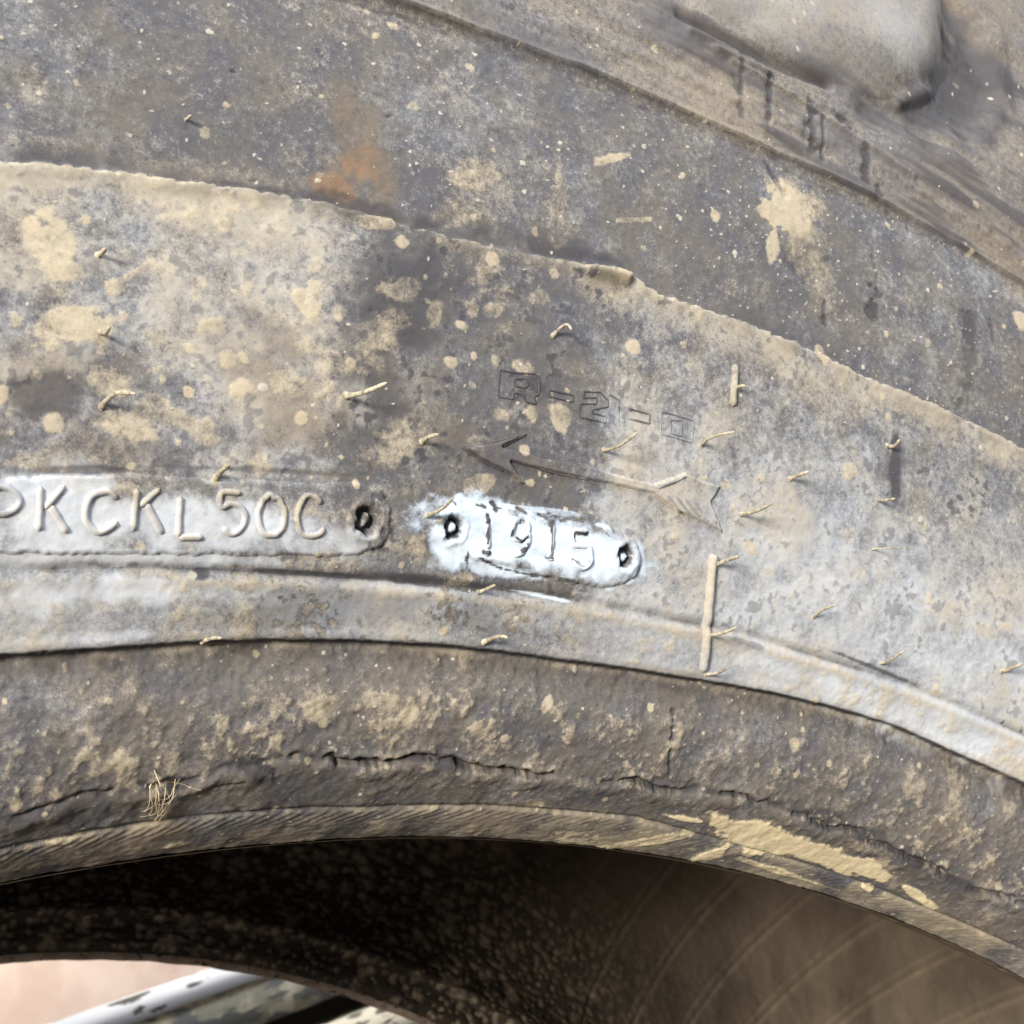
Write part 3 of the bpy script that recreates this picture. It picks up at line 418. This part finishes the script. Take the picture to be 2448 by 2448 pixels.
def set_grime_shade(me, g, boost=None):
    n = len(me.vertices)
    A = np.stack([g['dust'], g['pale'], g['mud'], g['chalk']], 1).astype(np.float32)
    B = np.stack([g['rust'], g['dark'], g['cream'], g['speck']], 1).astype(np.float32)
    for nm, X in (('grime_shade_a', A), ('grime_shade_b', B)):
        at = me.attributes.new(nm, 'FLOAT_COLOR', 'POINT'); at.data.foreach_set('color', X.ravel())

def grid_faces(nr, nc, off=0):
    i, j = np.meshgrid(np.arange(nr - 1), np.arange(nc - 1), indexing='ij')
    a = (i * nc + j).ravel() + off
    return np.stack([a, a + nc, a + nc + 1, a + 1], 1)

def thing(name, loc, label, cat):
    o = bpy.data.objects.new(name, None); col.objects.link(o); o.location = loc
    o['label'] = label; o['category'] = cat
    return o

# ------------------------------------------------------------------ the tyre
tyre = thing('tractor_tyre', tuple(ROOT), 'big dusty black tractor tyre with chalked code plates and rubber hairs on its side', 'tyre')

# columns: dense over the part near the camera, coarse round the rest
TH = np.concatenate([np.linspace(66.0, 108.0, 940), np.linspace(108.0, 426.0, 170)[1:-1], [426.0]])
def side_rows():
    rows = []
    def seg(a, b, n): rows.extend([(a, b, t) for t in np.linspace(0, 1, n, endpoint=False)])
    seg(0, 'chafer', 44); seg('chafer', 'crack', 40); seg('crack', 'lip', 84); k1 = len(rows)
    seg('lip', 'groove', 46); k2 = len(rows)
    seg('groove', 'step', 210); k3 = len(rows)
    seg('step', 'ridge', 130); k4 = len(rows)
    seg('ridge', 165.0, 90); seg(165.0, 240.0, 70); seg(240.0, float(SS[-1]), 26); rows.append((float(SS[-1]), float(SS[-1]), 0)); k5 = len(rows) - 1
    return rows, [0, k1, k2, k3, k4, k5]
ROWS, CUTS = side_rows()
val = lambda a: line(a, TH) if isinstance(a, str) else np.full(len(TH), float(a))
SG = np.stack([val(a) * (1 - t) + val(b) * t for a, b, t in ROWS])
TG2 = np.broadcast_to(TH, SG.shape)
G = grime(TG2, SG)
Hh = relief(TG2, SG, G)
VV = surf(TG2.ravel(), SG.ravel(), Hh)
nc = len(TH)
for nm, i0, i1 in zip(('bead', 'rim_rib', 'sidewall', 'shoulder_band', 'tread_buttress'), CUTS[:-1], CUTS[1:]):
    sl = slice(i0 * nc, (i1 + 1) * nc)
    me = mesh_np(nm, VV[sl], grid_faces(i1 - i0 + 1, nc)[:, ::-1])
    set_grime_shade(me, {k: a[sl] for k, a in G.items()})
    o = link(nm, me, tyre, RUBBER)
    if nm == 'bead': BEAD = o

# ---- raised patches that follow the surface
def inside_sd(u, v, poly):
    P = np.array(poly); n = len(P); d = np.full(u.shape, 1e9); ins = np.zeros(u.shape, bool)
    for i in range(n):
        a, b = P[i], P[(i + 1) % n]; e = b - a
        t = np.clip(((u - a[0]) * e[0] + (v - a[1]) * e[1]) / (e @ e + 1e-12), 0, 1)
        d = np.minimum(d, np.hypot(u - a[0] - t * e[0], v - a[1] - t * e[1]))
        cond = ((a[1] > v) != (b[1] > v)) & (u < (b[0] - a[0]) * (v - a[1]) / (b[1] - a[1] + 1e-12) + a[0])
        ins ^= cond
    return np.where(ins, d, -d)

def patch(name, poly_ts, height, edge, parent, res=.28, rag=.5, tweak=None):
    poly = [(U(a), b) for a, b in poly_ts]
    P = np.array(poly); m = 1.2
    uu = np.arange(P[:, 0].min() - m, P[:, 0].max() + m, res); vv = np.arange(P[:, 1].min() - m, P[:, 1].max() + m, res)
    v, u = np.meshgrid(vv, uu, indexing='ij')
    sh = u.shape; u = u.ravel(); v = v.ravel(); th = np.degrees(u / 400.0)
    sd = inside_sd(u, v, poly) + rag * (fbm(u, v, 1.4, 3, 5) - .5)
    g = grime(th, v); h = relief(th, v, g)
    up = height * sstep(-.02, edge, sd) - .35 * (1 - sstep(-.6, -.02, sd))
    if tweak: tweak(g, sd, th, v)
    Vx = surf(th, v, h + up)
    keep = (sd > -.6).reshape(sh)
    kf = (keep[:-1, :-1] & keep[1:, :-1] & keep[:-1, 1:] & keep[1:, 1:]).ravel()
    F = grid_faces(*sh)[kf]
    ids = np.unique(F); re = -np.ones(len(Vx), int); re[ids] = np.arange(len(ids))
    me = mesh_np(name, Vx[ids], re[F])
    set_grime_shade(me, {k: a[ids] for k, a in g.items()})
    return link(name, me, parent, RUBBER)

def stroke_mesh(name, strokes, rad, height, parent, lift=0.0, tweak=None, mat=None, straight=False, lump=.3):
    """raised rounded ridges along strokes given in (theta, s)"""
    VS, FS, TT, S2 = [], [], [], []; off = 0
    for stq in strokes:
        p = np.array([(U(a), b) for a, b in stq])
        # resample smoothly
        q = p if straight else catmull(p, 6) if len(p) > 2 else p[0] + (p[1] - p[0]) * np.linspace(0, 1, 10)[:, None]
        L = np.concatenate([[0], np.cumsum(np.hypot(*np.diff(q, axis=0).T))])
        n = max(6, int(L[-1] / .3)); t = np.linspace(0, L[-1], n)
        q = np.stack([np.interp(t, L, q[:, 0]), np.interp(t, L, q[:, 1])], 1)
        d = np.gradient(q, axis=0); d /= np.hypot(d[:, 0], d[:, 1])[:, None]; nrm = np.stack([-d[:, 1], d[:, 0]], 1)
        endd = np.minimum(t, t[-1] - t) / rad; cap = np.sqrt(np.clip(1 - (1 - np.clip(endd, 0, 1)) ** 2, .04, 1))
        if np.hypot(*(p[0] - p[-1])) < .15: cap = np.ones(n)
        jit = 1 - lump / 2 + lump * fbm(q[:, 0], q[:, 1], 1.5, 2, 3)
        cs = np.array([-1.15, -.95, -.7, -.4, 0, .4, .7, .95, 1.15]); hz = np.array([-.55, .12, .62, .92, 1.0, .92, .62, .12, -.55])
        w = rad * (cap * jit)[:, None] * cs[None]
        uvq = q[:, None, :] + nrm[:, None, :] * w[:, :, None]
        hh = height * hz[None] * np.where(hz[None] > 0, (cap * jit)[:, None], 1)
        u, v = uvq[..., 0].ravel(), uvq[..., 1].ravel(); th = np.degrees(u / 400)
        TT.append(th); S2.append(v); VS.append(hh.ravel() + lift)
        FS.append(grid_faces(n, len(cs), off)); off += len(th)
    th = np.concatenate(TT); v = np.concatenate(S2); hh = np.concatenate(VS)
    g = grime(th, v); h = relief(th, v, g)
    if tweak: tweak(g, hh, th, v)
    me = mesh_np(name, surf(th, v, h + hh), np.concatenate(FS))
    set_grime_shade(me, g)
    return link(name, me, parent, mat or RUBBER)

code_plate = patch('code_plate', DATA['PLATE1'], .45, .35, tyre)
code_plate['label'] = 'long rounded plate with raised letters and a rivet hole'
def dusty(g, hh, th, v):
    top = sstep(.1, .6, hh - .4)
    g['dust'][:] = np.clip(g['dust'] + .10 + .42 * top, 0, 1); g['pale'][:] = np.clip(g['pale'] * .8 + .05, 0, 1)
    g['mud'][:] = np.clip(g['mud'] * .4 + .16 * top, 0, 1); g['dark'][:] *= .25
for nm, stq in zip(DATA['DOTNAMES'], DATA['DOT']):
    o = stroke_mesh('letter' if nm.isalpha() else 'digit', stq, .48, .44, code_plate, .44, dusty, None, False, .12)
    o['label'] = 'raised character ' + nm
date_plate = patch('date_plate', DATA['PLATE2'], .55, .45, tyre)
date_plate['label'] = 'small plate brushed with white paint'
for nm, stq in zip('1915', DATA['DATE']):
    o = stroke_mesh('digit', stq, .56, .50, date_plate, .52)
    o['label'] = 'raised numeral ' + nm
def groovey(g, hh, th, v):  # dark colour shades the raised strokes as if engraved
    lft = sstep(90.2, 92.5, th)
    g['dark'][:] = np.clip(g['dark'] + (.38 + .42 * lft) * (.45 + .9 * fbm(U(th), v, 3, 2, 1)), 0, 1); g['dust'][:] *= .6; g['mud'][:] *= .3
for nm, stq in zip('R-2-D', DATA['R2D']):
    o = stroke_mesh('letter' if nm.isalpha() else ('digit' if nm.isdigit() else 'dash'), stq, .17, .12, tyre, 0.0, groovey, None, True)
    o['label'] = 'outlined character ' + nm + ' moulded in the sidewall'
def arrow_shade(g, hh, th, v):  # brown and dark shadows along the arrow's edges, painted in
    side = 1 - sstep(.0, .14, hh)
    lft = sstep(90.5, 95, th)
    g['dark'][:] = np.clip(g['dark'] + (.15 + .5 * lft) * (.4 + .6 * side), 0, 1); g['dust'][:] = np.clip(g['dust'] + .3 * (1 - side) * (1 - .6 * lft), 0, 1)
    g['rust'][:] = np.clip(g['rust'] + .35 * lft * (1 - side), 0, 1)
def arrow_tint(g, sd, th, v):  # arrow head's brown shadow and dark outline painted in
    lft = sstep(91.5, 95, th)
    g['rust'][:] = np.clip(g['rust'] + .28 * lft, 0, 1); g['dust'][:] = np.clip(g['dust'] + .18 * (1 - lft) - .1 * lft, 0, 1)
    g['dark'][:] = np.clip(g['dark'] * (.35 + .4 * lft) + .45 * (.3 + .7 * lft) * np.exp(-(sd / .3) ** 2), 0, 1)
arrow = patch('direction_arrow', DATA['ARROWP'], .50, .28, tyre, .2, .12, arrow_tint)
arrow['label'] = 'long moulded arrow with a feathered tail'
for stq in DATA['FEATHER']:
    stroke_mesh('feather_line', [stq], .22, .26, arrow, .44, groovey)
for stq in DATA['ARROWL']:
    stroke_mesh('arrow_edge', [stq], .17, .10, arrow, .12, arrow_shade)
def sandy(g, hh, th, v):
    g['dust'][:] = np.clip(g['dust'] + .32, 0, 1); g['mud'][:] = np.clip(g['mud'] * .5 + .0 + .22 * fbm(U(th), v, 1.5, 3, 2), 0, 1); g['dark'][:] *= .3
for bar in DATA['BARS']:
    o = stroke_mesh('mould_rib', [bar[:-2]], bar[-2], bar[-1], tyre, .0, sandy, None, False, .08)

# ---- rubber vent hairs
def hair_mesh(i, spec):
    th, s, dt, ds, dn = spec
    rr = np.random.default_rng(100 + i)
    n = 11; k = 8
    t = np.linspace(0, 1, n)
    bend = rr.normal(0, .05, 2); L = math.sqrt(dt * dt + ds * ds + dn * dn)
    cur = np.sin(t * math.pi)
    if i == 5: bend = np.array([-.10, .26])
    X = dt * t ** 1.1 + bend[0] * L * cur; Y = ds * t ** 1.1 + bend[1] * L * cur; Zz = dn * t
    r = (.295 + .28 * np.exp(-t * 12)) * (1 - .12 * t) * (1 + .05 * rr.standard_normal(n)) * rr.uniform(.75, 1.25)
    r[-1] *= .55
    if i == 6: r *= .45
    if i == 14: r *= .5
    pts = np.stack([X, Y, Zz], 1); T = np.gradient(pts, axis=0); T /= np.linalg.norm(T, axis=1)[:, None]
    A = np.cross(T, [0, 1, .13]); A /= np.linalg.norm(A, axis=1)[:, None]; B = np.cross(T, A)
    a = np.linspace(0, 2 * math.pi, k, endpoint=False)
    ring = pts[:, None] + r[:, None, None] * (A[:, None] * np.cos(a)[None, :, None] + B[:, None] * np.sin(a)[None, :, None])
    ring = ring.reshape(-1, 3)
    ring = np.vstack([ring, pts[-1:] + T[-1:] * .15])
    g0 = grime(np.array([th]), np.array([s])); h0 = relief(np.array([th]), np.array([s]), g0)[0]
    lift = .45 if any(inside_sd(np.array([U(th)]), np.array([s]), [(U(x), y) for x, y in DATA[q]])[0] > 0 for q in ('PLATE1', 'PLATE2')) else 0
    V = surf(np.full(len(ring), th), np.full(len(ring), s), ring[:, 2] + h0 + lift - .25, ring[:, 0], ring[:, 1])
    F = []
    for a_ in range(n - 1):
        for b_ in range(k):
            c_ = (b_ + 1) % k
            F.append((a_ * k + b_, a_ * k + c_, (a_ + 1) * k + c_, (a_ + 1) * k + b_))
    me = bpy.data.meshes.new('vent_hair')
    for b_ in range(k): F.append(((n - 1) * k + b_, (n - 1) * k + (b_ + 1) % k, n * k))
    me.from_pydata([tuple(p) for p in V], [], F); me.update()
    return link('vent_hair', me, tyre, HAIR)
for i, h in enumerate(DATA['HAIRS']):
    hair_mesh(i, h)

# ---- tread lugs that come down over the shoulder
LUG = DATA['LUG']
def lug_mesh():
    poly = [(U(a), b) for a, b in [(92.6, 153.0)] + LUG[2:] + [(84.2, 230.0), (85.2, 300.0), (89.0, 345.0), (94.5, 345.0), (95.0, 300.0), (94.5, 230.0)]]
    P = np.array(poly); res = .8; m = 14
    uu = np.arange(P[:, 0].min() - m, P[:, 0].max() + m, res); vv = np.arange(P[:, 1].min() - m, P[:, 1].max() + m, res)
    v, u = np.meshgrid(vv, uu, indexing='ij'); sh = u.shape; u = u.ravel(); v = v.ravel(); th = np.degrees(u / 400)
    sd = inside_sd(u, v, poly) + 1.2 * (fbm(u, v, 9, 3, 5) - .5)
    g = grime(th, v)
    on = sstep(-3, 2, sd)
    g['dust'] = np.clip(g['dust'] * (1 - on) + on * (.40 + .3 * (fbm(u, v, 8, 3, 2) - .5)), 0, 1); g['pale'] = np.clip(g['pale'] * (1 - on) + on * (.36 + .2 * fbm(u, v, 14, 3, 1)), 0, 1)
    g['dark'] = g['dark'] * (1 - .8 * on)
    h = relief(th, v, g)
    flat = sstep(-2, 4, sd)
    Vx = surf(th, v, h * (1 - flat) + (.25 * h + .3) * flat + 5.5 * sstep(-5.5, 7.0, sd) * (.55 + .45 * sstep(150, 215, v)) - 1.0 * (1 - sstep(-7.5, -4.0, sd)))
    keep = (sd > -7.5).reshape(sh); kf = (keep[:-1, :-1] & keep[1:, :-1] & keep[:-1, 1:] & keep[1:, 1:]).ravel()
    F = grid_faces(*sh)[kf]; ids = np.unique(F); re = -np.ones(len(Vx), int); re[ids] = np.arange(len(ids))
    me = mesh_np('tread_lug', Vx[ids], re[F]); set_grime_shade(me, {k: a[ids] for k, a in g.items()})
    me.polygons.foreach_set('use_smooth', np.ones(len(me.polygons), bool)); me.materials.append(RUBBER)
    return me
LM = lug_mesh()
NL = 18
for k in range(NL):
    o = bpy.data.objects.new('tread_lug', LM); col.objects.link(o); o.parent = tyre
    a = math.radians(360.0 / NL * k)
    # spin about the axle (world y through the hub)
    o.matrix_local = Matrix.Translation((-ROOT[0], 0, HUB - ROOT[2])) @ Matrix.Rotation(-a, 4, 'Y') @ Matrix.Translation((ROOT[0], 0, -(HUB - ROOT[2])))

# ---- crown, inner liner, far side
def revolve(name, prof, mat, th, fn=None, flip=False, n=8, tone=None):
    P = catmull(prof, n); tg = np.gradient(P, axis=0); tg /= np.hypot(tg[:, 0], tg[:, 1])[:, None]
    T, I = np.meshgrid(np.radians(th), np.arange(len(P)))
    r = P[I, 0]; z = P[I, 1]
    if fn is not None:
        L = np.concatenate([[0], np.cumsum(np.hypot(*np.diff(P, axis=0).T))]) * 1000
        h = fn(np.degrees(T).ravel(), L[I].ravel()).reshape(T.shape) * 1e-3
        r = r - tg[I, 1] * h; z = z + tg[I, 0] * h
    V = axle((r * np.cos(T)).ravel(), (r * np.sin(T)).ravel(), z.ravel())
    F = grid_faces(len(P), len(th))
    if not flip: F = F[:, ::-1]
    me = mesh_np(name, V, F)
    if tone is not None:
        at = me.attributes.new('tone', 'FLOAT', 'POINT'); at.data.foreach_set('value', tone(np.degrees(T).ravel(), L[I].ravel()).astype(np.float32))
    return link(name, me, tyre, mat)

zf = lambda P: [(r, -WIDTH - z) for r, z in P]
THC = np.linspace(0, 360, 181)
revolve('tread_crown', [(.655, -.07), (.657, -.10), (.657, -WIDTH + .10), (.655, -WIDTH + .07)], OUTER, THC)
FAR = zf(PROFILE)[::-1]
revolve('far_sidewall', FAR, OUTER, THC, None, False, 5)
INN = [(.340, .0005), (.3412, -.004), (.347, -.0075), (.356, -.004), (.372, .010), (.395, .022), (.43, .033), (.47, .038), (.52, .036), (.57, .024), (.605, .000), (.622, -.05), (.626, -WIDTH / 2)]
INNALL = INN + zf(INN)[::-1][1:]
THI = np.linspace(0, 360, 241)
revolve('inner_liner', INN, LINER, THI, None, True, 8)
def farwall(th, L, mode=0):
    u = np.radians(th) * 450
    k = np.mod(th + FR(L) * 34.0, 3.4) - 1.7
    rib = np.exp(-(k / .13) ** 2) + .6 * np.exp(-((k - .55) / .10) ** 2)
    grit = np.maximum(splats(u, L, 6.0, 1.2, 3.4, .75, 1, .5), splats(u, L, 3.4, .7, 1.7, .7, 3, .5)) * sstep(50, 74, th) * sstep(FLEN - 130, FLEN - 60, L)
    if mode: return np.clip(.34 * sstep(.36, .50, FR(L)) * (.6 + .8 * fbm(u, L, 30, 3, 1)) +   .24 * rib * (1 - sstep(58, 66, th)) * (.3 + .9 * fbm(u, L, 8, 3, 3)) + grit * (.15 + .9 * fbm(u, L, 2.5, 2, 6)), 0, 1)  # dusty tone further out; the dark by the bead is painted shade
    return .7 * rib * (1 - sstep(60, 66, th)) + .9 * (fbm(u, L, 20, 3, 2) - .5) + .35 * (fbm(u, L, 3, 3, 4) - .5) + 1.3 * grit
FIN = zf(INN)[::-1][:-3] + [(.352, -WIDTH + .002), (.345, -WIDTH + .0035), (.3412, -WIDTH + .002)]
_Q = catmull(FIN, 34); _L = np.concatenate([[0], np.cumsum(np.hypot(*np.diff(_Q, axis=0).T))]) * 1000; FLEN = float(_L[-1])
FR = lambda L: np.interp(L, _L, _Q[:, 0])
THF = np.concatenate([np.linspace(28, 104, 620), np.linspace(104, 388, 90)[1:]])
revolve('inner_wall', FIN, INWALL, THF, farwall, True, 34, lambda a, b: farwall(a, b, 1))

# ---- the far bead's edge, its lit rim painted as a pale colour
def edge_fn(th, L): return .6 * (fbm(np.radians(th) * 340, L, 6, 3, 3) - .5)
BE = simple_material('lit_bead_edge', (.36, .27, .21), (.55, .43, .35), 160, .85, .5, .0006, c3=(.06, .05, .04), s3=300)
revolve('far_bead', [(.3416, -WIDTH + .0024), (.3402, -WIDTH + .0022), (.3394, -WIDTH + .0008), (.3400, -WIDTH - .003), (.343, -WIDTH - .0090)], BE, np.linspace(0, 360, 721), edge_fn, True, 4)

# ---- dry fibres snagged on the bead
def tuft(th0, s0):
    rr = np.random.default_rng(5); V, F = [], []
    for j in range(15):
        a = rr.uniform(-1, 1, 2) * (.35, 1.6); b = a + rr.normal(0, 1, 2) * (.45, 3.2) + (0, -2.5); m = (a + b) / 2 + rr.normal(0, 1, 2) * (.2, .9)
        z0, z1, z2 = rr.uniform(-.4, .3), rr.uniform(.8, 2.6), rr.uniform(-.3, 1.4); r = rr.uniform(.035, .075)
        t = np.linspace(0, 1, 9); q = ((1 - t) ** 2)[:, None] * a + (2 * t * (1 - t))[:, None] * m + (t ** 2)[:, None] * b
        z = (1 - t) ** 2 * z0 + 2 * t * (1 - t) * z1 + t ** 2 * z2
        thq, sq = th0 + q[:, 0], s0 + q[:, 1]
        gq = grime(thq, sq); hq = relief(thq, sq, gq); o0 = len(V)
        for k in range(9):
            for (x, y) in ((r, 0), (-.5 * r, .87 * r), (-.5 * r, -.87 * r)):
                V.append(tuple(surf(thq[k], sq[k], hq[k] + z[k] + y, x * 1.0)))
        for k in range(8):
            for c in range(3): F.append((o0 + k * 3 + c, o0 + k * 3 + (c + 1) % 3, o0 + k * 3 + 3 + (c + 1) % 3, o0 + k * 3 + 3 + c))
    me = bpy.data.meshes.new('dry_fibre_tuft'); me.from_pydata(V, [], F); me.update()
    o = link('dry_fibre_tuft', me, None, simple_material('dry_straw', (.42, .32, .2), (.66, .54, .38), 400, .8)); o.location = tuple(ROOT)
    o['label'] = 'small tuft of dry pale fibres snagged on the bead at lower left'; o['category'] = 'fibres'
tuft(*DATA['TUFT'])

# ------------------------------------------------------------------ what shows through the hub hole
def box(name, sx, sy, sz, mat, parent=None, bev=.002):
    import bmesh
    bm = bmesh.new(); bmesh.ops.create_cube(bm, size=1)
    bmesh.ops.scale(bm, vec=(sx, sy, sz), verts=bm.verts)
    bmesh.ops.bevel(bm, geom=bm.edges[:], offset=bev, segments=2, affect='EDGES')
    me = bpy.data.meshes.new(name); bm.to_mesh(me); bm.free()
    return link(name, me, parent, mat)
wall = box('wall', 3.2, .1, 2.4, WALLM); wall.location = (.8, 1.45, 1.2)
wall['kind'] = 'structure'
ground = box('ground', 4.6, 4.0, .1, FLOORM); ground.location = (.3, -.3, -.05); ground['kind'] = 'structure'

def paint_material(name, paint, bare, amount, along):
    m, nt = new_mat(name); q = NT(nt)
    tc = q.n('ShaderNodeTexCoord').outputs['Object']
    mp = q.n('ShaderNodeMapping'); mp.inputs['Scale'].default_value = (along, 1, 1); q.l(tc, mp.inputs[0])
    n1 = q.noise(mp.outputs[0], 110, 4, .6); n2 = q.noise(tc, 60, 3, .6)
    c = q.mix(q.ramp(n1, amount - .03, amount + .03), paint, q.mix(q.ramp(n2, .4, .6), bare, tuple(x * .55 for x in bare)))
    b = q.n('ShaderNodeBsdfPrincipled'); q.l(c, b.inputs['Base Color']); b.inputs['Roughness'].default_value = .6
    bp = q.n('ShaderNodeBump'); bp.inputs['Strength'].default_value = .3; bp.inputs['Distance'].default_value = .001; bp.invert = True
    q.l(q.ramp(n1, amount - .03, amount + .03), bp.inputs['Height']); q.l(bp.outputs[0], b.inputs['Normal'])
    o = q.n('ShaderNodeOutputMaterial'); q.l(b.outputs[0], o.inputs[0])
    return m
rack = thing('slatted_rack', (.15, .63, 0), 'weathered wooden rack with peeling white painted slats behind the tyre', 'rack')
WHITEP = paint_material('white_paint', (.80, .80, .82), (.14, .125, .10), .575, .35)
GREYP = paint_material('grey_peeling_paint', (.14, .14, .125), (.55, .49, .36), .50, .35)
CREAMP = paint_material('cream_peeling_paint', (.62, .56, .43), (.10, .085, .06), .54, .35)
DARKGAP = simple_material('gap_black', (.012, .010, .008), (.03, .025, .02), 40, .8)
ca, sa_ = math.cos(math.radians(20)), math.sin(math.radians(20))
def slat(n0, n1, y0, y1, mat, name='slat', t0=-.46, t1=.62):
    o = box(name, t1 - t0, y1 - y0, n1 - n0, mat, rack, .0006)
    t, n = (t0 + t1) / 2, (n0 + n1) / 2
    o.rotation_euler = (0, -math.radians(20), 0)
    o.location = (.0635 + ca * t + sa_ * n - .15, (y0 + y1) / 2 - .63, .998 + sa_ * t - ca * n)
    return o
slat(0, .0148, .62, .650, WHITEP); slat(.0152, .041, .625, .650, GREYP)
slat(.055, .082, .622, .650, CREAMP); slat(.01, .10, .6512, .665, DARKGAP, 'gap_backing')  # black board added to darken the gap between the slats
for x in (-.36, .62):
    z = .998 + (x - .0635) * sa_ / ca + .03
    p = box('post', .05, .04, z, GREYP, rack); p.location = (x - .15, .69 - .63, z / 2)


print('verts', sum(len(o.data.vertices) for o in bpy.data.objects if o.type == 'MESH'))
